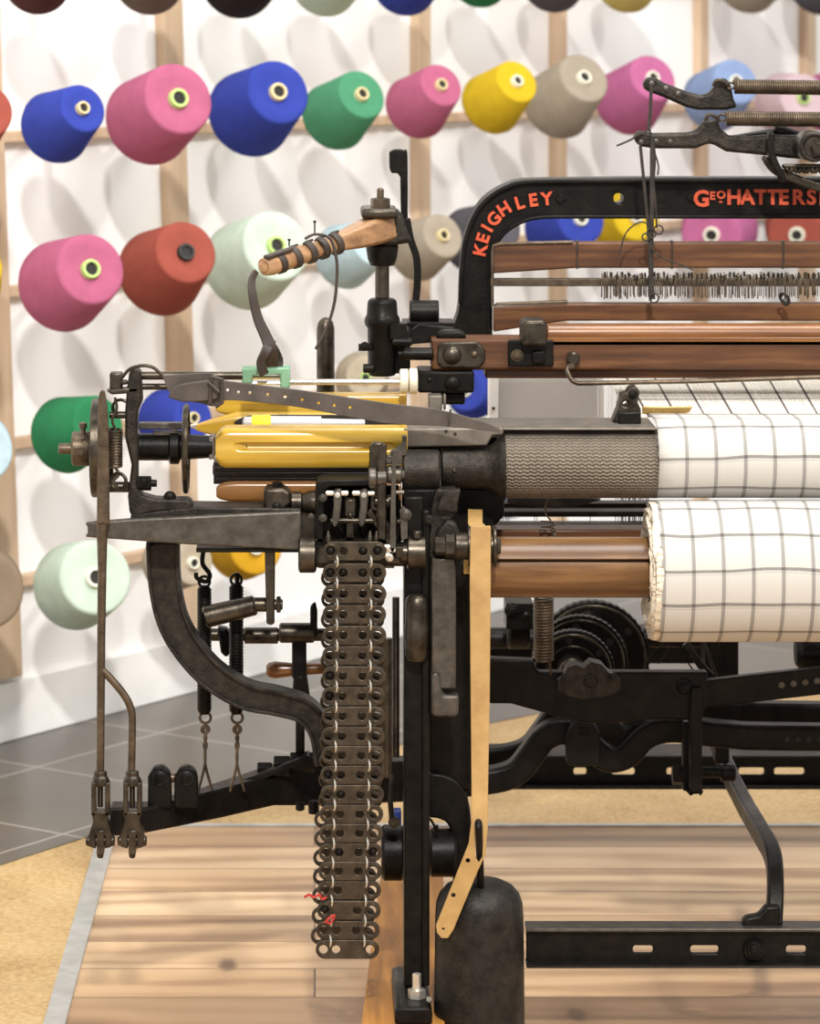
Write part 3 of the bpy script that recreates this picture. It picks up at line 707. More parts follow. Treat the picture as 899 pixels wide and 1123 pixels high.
# --- rails and lower works to the right
m = MB(); m.plate([(577,1021),(RX,1021),(RX,1062),(577,1062)], 3.72, .008, holes=[slot(694,1037,716,1046),slot(757,1037,788,1046),slot(862,1037,884,1046)]+[slot(960+i*80,1037,990+i*80,1046) for i in range(4)])
m.box(577,1059,RX,1062,3.70,3.73); fr = P('front_rail', 'black_iron', m, .0015)
m = MB(); m.box(577,1018.5,RX,1022.5,3.712,3.745); m.build('top_flange', 'grey_iron', fr, .001)  # flange greyer than the web: its highlight is put into the colour
m = MB(); m.bolt(827,1042,3.715,9); m.build('nut', 'black_iron', fr)
m = MB(); m.plate([(516,829),(RX,829),(RX,865),(516,865)], 4.62, .008, holes=[slot(629,842,643,850),slot(671,842,696,850),slot(731,842,738,850),slot(810,842,838,850),slot(849,842,882,850)])
m.box(516,829,RX,833,4.60,4.68); m.box(516,862,RX,866,4.60,4.64); P('rear_rail', 'black_iron', m, .0015)
bpth = smooth([W(782,800,4.50), W(795,838,4.35), W(815,880,4.18), W(834,913,3.95), W(847,938,3.82), W(850,970,3.76), W(848,1016,3.733)], 4)
m = MB(); m.ribbon(bpth, Vector((1,0,0)), px(17,3.9), .022)
m.plate([(815,1019),(814,1010),(820,1006),(832,1004),(840,994),(856,994),(856,1019)], 3.724, .016); P('curved_brace', 'black_iron', m, .003)
m = MB(); m.plate([(536,722),(584,724),(590,737),(776,737),(776,770),(768,790),(700,790),(690,793),(640,794),(560,772),(536,772)], 4.00, .02)
cb = P('cross_beam', 'black_iron', m, .003)
m = MB(); m.plate([(612,757),(611,746),(618,742),(622,732),(632,729),(640,733),(648,726),(660,729),(668,738),(676,741),(681,746),(680,757),(668,763),(640,767),(622,763)], 3.985, .03); m.dome(648,748,3.985,8,.6); m.bolt(620,743,3.985,4); m.bolt(672,743,3.985,4); m.build('bearing_cap', 'cast_iron', cb, .003)
m = MB(); m.dome(751,754,4.0,9,.7); m.bolt(751,754,3.995,5); m.build('bolt', 'black_iron', cb)
m = MB(); m.bar([(770,762),(830,755),(RX,680)], [30,30,26], 4.03, .015); lv = P('perforated_lever', 'black_iron', m, .002)
m = MB()
for i in range(8): m.ly(857+i*13, 751.5-i*1.6, 4.029, [(0,3.4),(.001,3.6)], 12)
m.build('hole', 'grey_iron', lv)
m = MB(); m.box(773,690,810,745,4.25,4.30); m.box(784,700,800,838,4.3,4.33); P('rear_upright', 'black_iron', m, .003)
for nm, d, dx, dy in (('treadle_bar', 4.06, 0, 0), ('treadle_bar', 4.16, 14, -24)):
    m = MB(); pth = sm2([(500+dx,862+dy),(545+dx,857+dy),(568+dx,848+dy),(583+dx,830+dy),(598+dx,811+dy),(620+dx,804+dy),(644+dx,818+dy),(666+dx,834+dy),(688+dx,830+dy),(705+dx,812+dy),(724+dx,803+dy),(750+dx,802+dy),(800+dx,808+dy),(900+dx,811+dy),(RX+dx,815+dy)], 5)
    m.bar(pth, [28]*len(pth), d, .03); tb = P(nm, 'black_iron', m, .005)
    if dx == 0:
        m = MB()
        for i in range(7): m.ly(863+i*12, 811, d-.001, [(0,2.8),(.001,2.8)], 10)
        m.build('hole', 'hole_shade', tb)
        m = MB(); m.plate([(622,840),(621,806),(628,794),(640,790),(652,795),(658,806),(658,840)], d-.02, .03); m.dome(640,802,d-.02,6,.5); m.build('hump_casting', 'black_iron', tb, .004)
m = MB(); m.box(749,792,758,868,4.02,4.04); m.box(757,755,770,868,3.99,4.02); m.plate([(752,868),(772,868),(768,874),(764,866),(758,874)], 4.0, .02); vl = P('drop_link', 'black_iron', m, .002)
m = MB(); m.cx(737,757,11,850,4.03,6,1); m.cx(768,792,7,846,4.03,14,1); m.cx(790,806,9,848,4.03,14,1); m.build('link_bolt', 'black_iron', vl)
# take-up wheels
for x, y, r, d, nm in ((650,722,62,4.32,'rear_wheel'),(636,728,52,4.20,'ratchet_wheel'),(628,738,46,4.12,'ratchet_wheel')):
    m = MB(); R = px(r, d)
    pts = [(x+r*(1+.02*(i % 2))*math.cos(2*math.pi*i/96), y+r*(1+.02*(i % 2))*math.sin(2*math.pi*i/96)) for i in range(96)]
    m.plate(pts, d, .016); wh = P(nm, 'black_iron', m, .0015)
    m = MB(); m.torus(W(x,y,d), (0,1,0), px(r-5,d), px(2.2,d), 48, 6); m.torus(W(x,y,d), (0,1,0), px(r*.62,d), px(1.6,d), 40, 6); m.ly(x,y,d-.03,[(0,r*.3),(.002,r*.34),(.035,r*.34)],24); m.build('raised_rim', 'dark_steel', wh)
    m = MB()
    for k in range(6): a = 1.05*k+.4; m.ly(x+r*.78*math.cos(a), y+r*.78*math.sin(a), d-.001, [(0,4),(.001,4)], 12)
    m.build('hole', 'hole_shade', wh)
m = MB(); m.cx(536,600,12,700,4.40); m.cx(556,580,22,690,4.35,20,3); m.cx(690,780,8,702,4.35); m.box(555,662,585,690,4.30,4.36); m.bolt(562,670,4.30,7); m.dome(577,676,4.3,6); P('rear_shaft', 'black_iron', m, .001)
m = MB(); m.box(536,700,600,726,4.42,4.46); m.box(690,690,776,728,4.42,4.46); P('rear_beam', 'black_iron', m, .002)
m = MB(); m.helix(W(596,655,3.95), W(596,724,3.95), px(10,3.95), px(1.5,3.95), 21, 6, 12); m.tp([(596,722,3.95),(603,726,3.94),(604,740,3.95)], 1.4, 6); P('tension_spring', 'brown_steel', m)
m = MB()
for a in (((735,690),(728,705),(716,716),(708,728)), ((738,692),(735,710),(722,728)), ((740,690),(748,715),(760,735),(772,748))): m.tp([(x,y,4.1) for x, y in a], .9, 6, 4)
P('loose_wire', 'black_iron', m)
m = MB(); m.bar([(752,706),(768,730),(780,742)], 8, 4.08, .01); m.bar([(770,700),(786,742)], 3, 4.1, .01); P('stay_bar', 'cast_iron', m, .001)
m = MB(); m.cx(872,930,20,715,4.1,24,6); P('shaft_collar', 'black_iron', m)

# --- jacks and springs at top right
k5 = lambda L: [(680+a/4.105, 70+b/4.105) for a, b in L]
up_ = k5([(104,92),(112,70),(130,60),(160,62),(200,86),(300,124),(360,140),(398,134),(425,100),(440,72),(465,62),(490,75),(502,110),(512,160),(530,195),(480,208),(350,208),(300,196),(200,152),(130,126),(110,112)])
lo_ = k5([(64,330),(72,308),(90,302),(150,312),(300,310),(345,300),(365,270),(390,248),(440,252),(452,290),(490,322),(600,326),(680,318),(760,322),(900,318),(1000,318),(1000,430),(900,434),(760,425),(650,412),(480,396),(430,368),(400,358),(340,382),(150,382),(95,372),(68,352)])
def jack(outl, d, dots, loop, spring, lab, cordx):
    m = MB(); m.plate(outl, d, .018); j = P('jack_lever', 'cast_iron', m, .004, loom, lab)
    m = MB()
    for x, y in dots: m.ly(x, y, d-.0015, [(0,2.2),(.0005,3),(.002,3.2)], 12)
    m.build('hole_eyelet', 'grey_iron', j)
    (x0, y0), (x1, y1) = spring
    m = MB(); m.helix(W(x0,y0,d-.004), W(x1,y1,d-.004), px(7.2,d), px(1.45,d), (x1-x0)/2.5, 6, 12); m.torus(W(x0-4,y0-1,d-.006), (.2,1,.3), px(5,d), px(1.3,d), 16, 6, .7); m.build('spring', 'brown_steel', j)
    m = MB(); m.tp([(loop[0]-4,loop[1]+6,d-.008),(loop[0],loop[1],d-.01),(loop[0]+7,loop[1]+2,d-.008),(loop[0]+12,loop[1]+7,d-.006)], 2.2, 8, 4); m.build('spring_hook', 'dark_steel', j)
    return j
jack(up_, 4.12, [(714.5,91.5),(730,97),(743.5,103)], (786,88), ((805,95),(960,97)), 'upper iron jack lever with a hooked spring', 0)
jack(lo_, 4.06, [(703,156),(719.5,155),(735,155.5)], (777,126), ((796,130),(960,131.5)), 'lower iron jack lever with a coiled spring', 0)
m = MB(); m.ly(893,161,4.0,[(0,14),(.004,17),(.05,17)],28); m.ly(898,163,3.985,[(0,6),(.002,8),(.02,8)],6); hb = P('jack_hub', 'dark_steel', m)
m = MB(); m.torus(W(893,161,4.0),(0,1,0),px(14,4.0),px(3,4.0),28,8); m.build('hub_ring', 'cast_iron', hb)
m = MB(); m.bar(sm2([(847,146),(845,162),(850,178),(857,192),(860,200)], 4), [7]*17, 4.03, .02); P('curved_arm', 'black_iron', m, .003)
m = MB(); m.bar(sm2([(838,172),(850,186),(872,196),(900,206),(940,214)], 4), [5,6,7,8,9,10,10,10,10,10,10,10,10,10,10,10,10], 4.05, .02)
for i in range(9): m.bar([(862+i*9,184),(866+i*9,190)], 5, 4.045, .012); m.bar([(866+i*9,190),(870+i*9,184)], 5, 4.045, .012)
m.box(858,180,960,185,4.05,4.06); P('toothed_link', 'dark_steel', m, .002)
m = MB(); m.plate([(800,150),(845,142),(900,146),(960,146),(960,175),(850,170)], 4.10, .03); m.bar([(850,140),(890,155)], 10, 4.09, .02); P('jack_stand', 'black_iron', m, .003)
m = MB()
for pts, r in ((((714,92),(713,120),(711,142)),1.9), (((702,160),(706,200),(712,262)),1.8), (((715,152),(715,200),(714,262),(714,300),(716,328)),2.6), (((712,142),(718,170),(715,210)),1.4),
               (((718,168),(722,182),(721,192)),.9), (((712,142),(700,148),(690,154),(676,160)),1.2), (((711,256),(712,275),(713,330)),1.6), (((716,190),(719,230),(720,250)),1.0)):
    m.tp([(x,y,4.055) for x, y in pts], r, 6, 4)
m.tp([(x,y,4.05) for x, y in ((710,245),(700,244),(686,256),(679,280))], .9, 6, 5)
m.tp([(x,y,4.05) for x, y in ((713,272),(725,282),(745,290),(760,296))], .9, 6, 5)
for c in ((722,252,5),(714,256,5),(717,327,5),(708,260,4)): m.torus(W(c[0],c[1],4.05),(0,1,0),px(c[2],4.05),px(.9,4.05),16,6)
P('harness_cord', 'black_cord', m)
m = MB()
for k in range(5): m.torus(W(858+k*.8,325+k,4.07),(.3*k,1,.2),px(4+k*.6,4.07),px(.8,4.07),12,5)
P('cord_knot', 'black_cord', m)

# --- picking stick and its post
ps0, ps1 = W(289,293,3.80), W(424,248,3.93)
m = MB(); ax = (ps1-ps0); n_ = 18; rings = []
for i in range(n_+1):
    t = i/n_; c = ps0+ax*t; r = px(10+ (3 if t < .08 else 0)*(1-t/.08 if t < .08 else 0)+4*max(0, t-.45)/.55+1.5*math.sin(t*9), 3.85)
    if t < .04: r *= .75+.25*t/.04
    sq = max(0, min(1, (t-.5)/.2)); tv = ax.normalized(); u = Vector((0,0,1)); u = (u-tv*u.dot(tv)).normalized(); v = tv.cross(u); rg_ = []
    for k in range(20):
        a = 2*math.pi*k/20; ca, sa = math.cos(a), math.sin(a); e = 1/max(abs(ca), abs(sa)); f = 1+(min(e, 1.25)-1)*sq
        rg_.append(m.bm.verts.new(c+(u*ca+v*sa)*(r*f)))
    rings.append(rg_)
m.skin(rings); pk = P('picking_stick', 'stick_wood', m, .001, loom, 'pale wooden picking stick bound with leather')
m = MB(); m.lathe([(0,px(4,3.8)),(.002,px(6.5,3.8)),(.006,px(7,3.8))], ps0-ax.normalized()*.004, ax, 20); m.build('end_boss', 'stick_wood', pk)
def along(t, a, r):
    tv = ax.normalized(); u = (Vector((0,0,1))-tv*tv.z).normalized(); v = tv.cross(u); return ps0+ax*t+(u*math.cos(a)+v*math.sin(a))*r
for t in (.10,.22,.34,.44,.55):
    m = MB(); rr0 = px(11.6+3*max(0,t-.45), 3.83); m.ribbon([along(t+.05*a/6.3, a, rr0) for a in [2*math.pi*i/24 for i in range(25)]], ax.normalized(), px(9,3.83), .003); m.build('leather_wrap', 'brown_leather', pk, .001)
m = MB(); m.ribbon([along(t, .5, px(13,3.83)) for t in (.0,.06,.12,.2)], along(.1,1.5,1)-along(.1,-1.5,1), px(9,3.83), .004); m.build('leather_tongue', 'brown_leather', pk, .001)
m = MB()
for x, y0, y1, d in ((345,243,258,3.86),(317,263,270,3.83)): m.tp([(x,y0,d),(x,y1,d)], .9, 6); m.tp([(x,y0-1,d),(x,y0+1,d)], 1.8, 6)
m.build('nail', 'black_iron', pk)
m = MB(); Q = smooth([W(281,297,3.80), W(276,308,3.795), W(277,325,3.79), W(283,350,3.79), W(292,370,3.79), W(297,385,3.79), W(298,402,3.80)], 5); m.ribbon(Q, [Vector((1,.9-i*.03,.15)) for i in range(len(Q))], [px(min(14, 7+i*.3),3.8) for i in range(len(Q))], .0035); m.build('hanging_strap', 'brown_leather', pk, .001)
m = MB(); Q = smooth([W(334,262,3.83), W(346,257,3.83), (W(362,262,3.83)), W(369,285,3.83), W(369,310,3.83), W(366,335,3.83), W(358,360,3.83), W(346,383,3.83)], 5)
m.ribbon(Q, Vector((.3,1,0)), px(4,3.83), .003); m.build('thong', 'brown_leather', pk, .0008)
m = MB(); m.plate([(396,262),(398,238),(430,228),(438,232),(442,238),(448,258),(453,266),(440,268),(425,271)], 3.92, .05); pb = P('stick_socket', 'cast_iron', m, .005)
m = MB(); m.box(396,229,436,240,3.90,3.98); m.build('socket_cap', 'dark_steel', pb, .004)
m = MB(); m.lz(417,3.93,[(206,2),(208,4),(217,4),(217,7)],12); m.lz(417,3.93,[(217,9),(218,11),(228,11),(229,10)],6); m.lz(417,3.93,[(228,14),(231,14)],20); m.build('nut', 'brown_steel', pb)
m = MB(); m.lz(419,3.94,[(266,14),(270,18),(284,16),(291,13),(291,9)],24); m.lz(419,3.94,[(291,7.5),(328,7.5)],18); sh = P('picking_shaft', 'black_iron', m)
m = MB(); m.lz(419,3.94,[(290,7.8),(326,7.8)],18); m.build('bright_shaft', 'dark_steel', sh)
m = MB(); m.lz(419,3.94,[(327,12),(329,16),(345,17),(350,20),(356,19),(360,16),(412,15)],24); m.box(404,360,450,410,3.95,4.0); sk = P('shaft_bearing', 'black_iron', m, .003)
m = MB(); m.bolt(400,380,3.92,4); m.cx(393,408,4,381,3.93,6); m.cx(398,410,5,404,3.93,12,1); m.box(428,355,446,372,3.92,3.95); m.cx(430,452,4,375,3.92,12,1); m.build('set_screw', 'black_iron', sk)
m = MB(); m.plate(sm2([(427,167),(433,164),(444,165),(447,172),(447,250)], 2)+[(440,250),(439,195),(436,190),(429,190),(427,184)], 4.05, .02); m.bar(sm2([(446,240),(450,262),(457,285),(457,320),(452,352)], 4), [8]*17, 4.04, .015); P('picking_lever', 'black_iron', m, .004)
m = MB(); m.cx(449,481,13,342,4.02,24,1); m.box(442,354,498,366,3.99,4.05); m.plate([(446,366),(460,356),(498,360),(500,374),(446,378)], 3.97, .05); P('arch_bracket', 'black_iron', m, .004)
m = MB(); m.lz(357,4.15,[(348,2),(349.5,5),(353,8),(360,9.8),(440,10)],18); P('guide_post', 'dark_steel', m)

# --- shuttle box mechanism on the left
m = MB(); m.plate([(93,574),(110,572),(150,569),(330,561),(330,604),(300,602),(200,597),(93,589),(96,585),(96,578)], 3.70, .012); fb = P('flat_bar', 'grey_iron', m, .002)
m = MB(); m.box(215,601,345,606,3.705,3.735); m.build('lower_flange', 'black_iron', fb, .001)
m = MB(); m.plate([(143,564),(212,556),(330,558),(330,566),(143,572)], 3.715, .05); m.build('foot_pad', 'cast_iron', fb, .002)
m = MB(); m.plate([(137,450),(139,425),(142,406),(148,404),(154,408),(156,440),(151,452),(150,470),(151,500),(151,532),(155,543),(170,547),(206,548),(211,552),(211,560),(170,562),(150,567),(142,564),(140,545),(144,510),(137,480)], 3.715, .03); ub = P('upright_bracket', 'cast_iron', m, .003)
m = MB(); m.cx(150,166,8,530,3.72,6,1); m.cx(152,172,4,530,3.72); m.bolt(157,530,3.715,5); m.dome(186,546,3.72,7,.6); m.build('nut', 'black_iron', ub)
m = MB(); m.lx([(150,13),(152,15),(185,15),(187,19),(196,19),(198,14),(206,14),(233,12),(234,8)], 490, 3.76, 28); P('box_shaft', 'black_iron', m)
m = MB(); m.cx(101,112,54,491,3.745,48,1.5); dc = P('index_disc', 'dark_steel', m)
m = MB(); m.lx([(64,4),(65,6),(78,6),(79,17),(81,19),(97,19),(101,16)], 492, 3.745, 28); hb2 = P('shaft_hub', 'brown_steel', m)
m = MB(); m.lz(91,3.72,[(463,2),(464,4.5),(470,4.5),(470,3),(476,3)],10); m.bolt(88,496,3.725,4,False); m.build('set_screw', 'brown_steel', hb2)
m = MB(); m.plate(sm2([(106,575),(107,470),(108,436),(112,428),(116,436),(119,475),(120,575)], 3), 3.685, .008); rl = P('draw_bar', 'brown_steel', m, .0015)
m = MB(); m.tp([(112,574,3.69),(112,620,3.69),(111,700,3.69),(110,850,3.69)], [6.5,5,4.6,4.4], 12); m.tp([(112,735,3.69),(122,745,3.69),(136,762,3.69),(143,776,3.69),(145,792,3.69),(144,848,3.69)], 4.2, 12, 4); m.build('forked_rod', 'brown_steel', rl)
def clevis(x, y0, parent):
    m = MB(); m.lz(x,3.69,[(y0,6),(y0+1,7.5),(y0+6,7.5),(y0+7,9),(y0+13,10.5),(y0+16,10)],8)
    m.box(x-10,y0+14,x-5,y0+50,3.68,3.70); m.box(x+5,y0+14,x+10,y0+50,3.68,3.70)
    m.plate([(x-10,y0+46),(x+10,y0+46),(x+8,y0+56),(x+13,y0+72),(x+12,y0+84),(x+5,y0+86),(x+5,y0+72),(x-5,y0+72),(x-5,y0+86),(x-12,y0+84),(x-13,y0+72),(x-8,y0+56)], 3.68, .02)
    c = P('clevis', 'dark_steel', m, .002)
    m = MB(); m.box(x-4,y0+66,x+4,y0+92,3.676,3.695); m.cx(x-16,x+16,6,y0+77,3.688,12,1.5); m.lz(x,3.688,[(y0+90,4),(y0+95,3.5),(y0+96,2)],10); m.lz(x,3.69,[(y0+6,3),(y0+40,3)],10); m.build('pin', 'dark_steel', c, .001)
clevis(110, 845, rl); clevis(145, 845, rl)
# springs and hooks between the discs
sp_ = MB(); sp_.helix(W(126,470,3.725), W(126,512,3.725), px(7.5,3.72), px(1.5,3.72), 13, 6, 12); sp_.tp([(126,470,3.72),(123,460,3.72),(128,448,3.72),(126,436,3.72)], 1.6, 6, 4); sp_.tp([(126,512,3.72),(130,520,3.72),(124,528,3.72),(130,536,3.72)], 2, 6, 4); P('index_spring', 'brown_steel', sp_)
m = MB(); m.torus(W(130,528,3.72),(0.4,1,0),px(9,3.72),px(2.2,3.72),20,8); m.cx(118,142,6,534,3.73,12,1); m.cx(120,140,4,455,3.73,10); m.torus(W(133,448,3.725),(.3,1,.2),px(10,3.72),px(2,3.72),18,6); m.box(118,470,124,530,3.75,3.76); P('index_catch', 'dark_steel', m, .001)
m = MB(); m.box(120,409,134,428,3.72,3.74); m.plate([(116,428),(152,424),(152,431),(122,433)], 3.715, .02); m.cx(132,140,3,419,3.718,10); P('top_block', 'dark_steel', m, .002)
m = MB(); m.tp([(134,414,3.71),(142,405,3.71),(155,401,3.71),(168,403,3.71),(178,412,3.71)], 1.9, 8, 5); P('wire_bow', 'dark_steel', m)
m = MB(); m.cx(152,266,4.5,412,3.74,12); m.cx(152,200,3.5,424,3.74,12); P('top_rod', 'dark_steel', m)
m = MB(); m.torus(W(204,492,3.74),(1,0,0),px(46,3.74),px(3.2,3.74),40,8); m.cx(202,206,20,490,3.74); P('guide_ring', 'dark_steel', m)
m = MB(); m.box(152,464,206,471,3.745,3.76); m.box(168,473,200,478,3.75,3.76); P('guide_bar', 'grey_iron', m, .001)
m = MB(); m.cx(318,441,3.3,419,3.88,14); P('slide_rod', 'steel', m)
m = MB(); m.lx([(438,10),(439,13.5),(447,13.5),(448,10)],418,3.88,24); m.lx([(448,10),(449,14),(457,14),(458,10)],418,3.88,24); P('felt_washer', 'rubber', m, 0, loom, 'pair of cream felt washers on the slide rod')
m = MB(); m.plate([(265,404),(318,403),(318,426),(307,426),(307,411),(277,412),(277,421),(265,421)], 3.80, .03); gb = P('green_bracket', 'green_paint', m, .002, loom, 'green painted bracket on the slide rod')
m = MB(); m.tp([(277,414,3.81),(307,414,3.81)], 2, 8); m.tp([(277,420,3.81),(307,420,3.81)], 2, 8); m.build('cross_pin', 'steel', gb)
m = MB(); m.ribbon(smooth([W(298,372,3.795),W(291,386,3.785),W(286,398,3.785),W(290,411,3.79)],5), Vector((1,.5,.2)), px(11,3.8), .003); m.ribbon(smooth([W(297,376,3.80),W(302,384,3.81),W(306,396,3.815),W(303,411,3.81)],5), Vector((1,-.5,-.2)), px(10,3.8), .003); m.build('strap_loop', 'brown_leather', gb, .001)
# revolving box boards
m = MB()
for y0, y1, d in ((507,531,3.80),(462,470,3.893)):
    m.box(234,y0,436,y1,d,d+(.03 if y0 > 480 else .006))
for i in range(3): m.box(235+i,512+i*6,430,514+i*6,3.797,3.80)
P('shuttle_box_board', 'brown_leather', m, .002, loom, 'dark boards of the revolving shuttle box')
m = MB(); m.plate([(233,512),(238,506),(441,506),(441,531),(238,531),(236,524),(233,520)], 3.81, .08); P('box_divider', 'black_iron', m, .003)

# shuttles
def shuttle(x0, x1, y, hh, d, mat, lab, tip=True, groove=True, nose=22, parts=None):
    t = thing('shuttle', lab, 'shuttle', W((x0+x1)/2, y+hh, d), 'wooden shuttles in the revolving box')
    m = MB(); n = 40; rings = []; hw = px(hh, d)*.95
    for i in range(n+1):
        u = i/n; x = x0+(x1-x0)*u; e = min(1, ((x-x0)+.6)/nose)
        s_ = math.sqrt(max(0, 1-(1-e)**2)); s_ = (.32+.68*s_) if not tip else .18+.82*e**.8
        g = 0
        if groove:
            a = x0+nose*1.5; b = x1-14; g = max(0, min(1, (x-a)/14, (b-x)/14)); g = g*g*(3-2*g)
        c = W(x, y, d); h = px(hh, d)*s_; w = hw*s_; R = []
        pts = [(-.72,-1),(.72,-1),(1,-.7),(1,.7),(.72,1),(-.72,1),(-.93,.82),(-1,.6),(-1,.30),(-1+.35*g,.22),(-1+.35*g,-.02),(-1,-.12),(-1,-.6),(-.93,-.82)]
        for pd, pz in pts: R.append(m.bm.verts.new(c+Vector((0, w*(pd+1), h*pz))))
        rings.append(R)
    m.skin(rings); b = m.build('body', mat, t, .0012)
    if tip:
        m = MB(); c = W(x0-8, y, d)+Vector((0, hw, 0)); m.lathe([(0,.0006),(.001,.0015),(px(9,d),px(hh*.3,d))], c, (1,0,0), 16); m.build('metal_tip', 'steel', t)
    if groove:
        m = MB(); m.ly(x0+nose*1.5+12, y-hh*.1, d+hw*.34, [(0,3.6),(.002,3.6)], 14); m.build('eye', 'hole_shade', b)
    return t
shuttle(236,447,492,22,3.745,'shuttle_wood','golden wooden shuttle in front of the others, with a long side groove',False,True,13)
m = MB(); m.box(229,480,235,504,3.75,3.79); P('end_plate', 'plate_grey', m, .001)
s2 = shuttle(215,470,469,15,3.86,'shuttle_wood','golden wooden shuttle with pointed nose and open top showing its yellow-taped bobbin',True,False,46)
dd = 3.855
m = MB(); m.plate(sm2([(256,463),(272,456),(300,455)],3)+[(440,455),(440,470),(268,470)], dd, .004); m.build('opening', 'hole_shade', s2, .001)
m = MB(); m.lx([(266,4),(268,7),(296,8),(352,7.5),(353,5),(400,4)], 464, dd, 18); bb = m.build('bobbin', 'panel_grey', s2)
m = MB(); m.lx([(276,8),(277,8.6),(296,9),(297,8)], 464, dd, 18); m.build('yellow_tape', 'tape_yellow', bb)
shuttle(236,446,444,12,3.90,'shuttle_wood','golden wooden shuttle lying furthest back beneath the dark belt',False,False,20)
shuttle(237,440,540,11,3.765,'shuttle_wood_dark','darker brown wooden shuttle at the bottom of the revolving box',False,False,24)
# dark belt with buckle
bl = thing('leather_belt', 'dark leather belt with buckle and punched holes stretched across the shuttles', 'belt', W(380,460,3.72))
top = sm2([(178,412),(205,410),(230,409),(238,414),(250,418),(330,428),(430,443),(480,449),(528,462),(548,470)], 3)
bot = sm2([(548,474),(480,467),(420,464),(330,447),(280,441),(250,439),(242,442),(234,446),(218,442),(196,438),(184,428)], 3)
hl = [(249.5,427.8),(261.4,430),(274,430.6),(293.4,432.8),(312.6,435.3),(331.2,438.4),(349.3,442),(366.5,444.8),(383.8,447)]
m = MB(); m.plate(top+bot, 3.70, .004, holes=[circ(x,y,1.8,8) for x, y in hl]); m.build('strap', 'dark_leather', bl, .001)
m = MB(); m.plate(sm2([(184,436),(190,425),(204,420),(232,417),(240,422),(240,436),(225,440),(200,441)], 3), 3.692, .006); m.build('tapered_end', 'dark_leather', bl, .0015)
m = MB(); m.tp([(232,413,3.69),(243,416,3.69),(243,442,3.69),(236,446,3.69)], 2.6, 8); m.tp([(228,419,3.688),(240,430,3.686)], 1.6, 6); m.tp([(232,413,3.69),(230,443,3.69)], 2.4, 8); m.build('buckle', 'brown_leather', bl)
m = MB(); m.ribbon([W(494,449,3.698),W(492,467,3.697)], Vector((1,0,0)), px(2,3.7), .003); m.build('binding', 'black_cord', bl)

# --- curved arm, hooks, springs, lower lever on the left
m = MB(); pth = sm2([(178,594),(180,640),(188,680),(205,712),(232,742),(268,764),(305,772),(335,782),(352,805),(358,840)], 5)
m.bar(pth, [38]*5+[36]*len(pth), 3.75, .035) if False else m.bar(pth, [37-10*min(1, i/len(pth)*1.2) for i in range(len(pth))], 3.75, .035); ca = P('curved_arm', 'cast_iron', m, .004, loom, 'broad curved cast-iron arm below the flat bar')
for sg in (-1, 1):
    e_ = []
    for i, (x, y) in enumerate(pth):
        a = Vector(pth[max(i-1, 0)]); b = Vector(pth[min(i+1, len(pth)-1)]); q = (b-a).normalized(); hw_ = (37-10*min(1, i/len(pth)*1.2))/2-2.5
        e_.append((x+q.y*hw_*sg, y-q.x*hw_*sg))
    m = MB(); m.bar(e_, 4, 3.744, .008); m.build('raised_edge', 'cast_iron', ca, .001)
def hook_spring(x, y0, y1, yb_, d, open_hook):
    m = MB(); m.tp([(x+1,y0-6,d),(x+1,y0+20,d)] if not open_hook else [(x-1,604,d),(x-2,618,d),(x+6,630,d),(x+2,638,d),(x-8,634,d),(x-9,628,d)], 2.6, 8, 4); h = P('spring_hook', 'black_iron', m)
    m = MB(); m.torus(W(x,y0+2,d),(0,1,0),px(6,d),px(1.6,d),18,6); m.lz(x,d,[(y0+6,5),(y0+10,7.5),(y1-4,7.5),(y1,5)],16)
    for k in range(int((y1-y0-14)/3.4)): m.torus(W(x,y0+11+k*3.4,d),(0,0,1),px(7.4,d),px(.9,d),14,5)
    m.build('covered_spring', 'black_iron', h)
    m = MB(); m.torus(W(x+1,y1+4,d),(0,1,0),px(6,d),px(1.6,d),18,6); m.tp([(x+1,y1+10,d),(x-1,y1+18,d),(x+2,y1+26,d),(x-.5,y1+34,d),(x+1,y1+42,d),(x,y1+58,d),(x-7,yb_,d)], 1.6, 6, 5); m.tp([(x+1,y1+10,d),(x+3,y1+18,d),(x,y1+26,d),(x+2.5,y1+34,d),(x+.5,y1+42,d),(x+1.5,y1+58,d),(x+9,yb_,d)], 1.6, 6, 5); m.torus(W(x+1,y1+17,d),(0,1,0),px(4,d),px(1.8,d),12,6); m.build('twisted_wire', 'brown_steel', h)
hook_spring(224, 636, 783, 868, 3.80, True); hook_spring(259, 634, 783, 868, 3.81, False)
m = MB(); m.lathe([(0,px(10,3.78)),(px(2,3.78),px(12.5,3.78)),(px(56,3.78),px(11,3.78)),(px(58,3.78),px(9,3.78))], W(224,677,3.78), (1,0,.24), 20); rh = P('roller_handle', 'dark_steel', m)
m = MB(); m.cx(278,296,8,663,3.77,18,1.5); m.cx(294,310,6,663,3.77,12,1); m.cx(303,308,9,663,3.77,6,1); m.build('spindle', 'dark_steel', rh)
m = MB(); m.plate([(289,560),(302,560),(301,684),(297,686),(292,684)], 3.73, .01); P('hanging_bar', 'dark_steel', m, .0015)
m = MB(); m.cx(206,360,7,696,3.86,14); m.cx(306,345,11,694,3.85,20,2); m.cx(268,305,9,697,3.855,18,1); P('cross_shaft', 'dark_steel', m)
m = MB(); m.box(320,690,336,745,3.85,3.88); m.plate([(322,740),(336,740),(340,768),(320,768)], 3.85, .03); m.box(324,760,334,846,3.86,3.88); m.plate([(340,665),(346,660),(348,670),(348,700),(340,700)], 3.84, .01); m.plate([(238,688),(250,690),(256,712),(248,722),(242,716)], 3.84, .02); P('lever_arm', 'black_iron', m, .003)
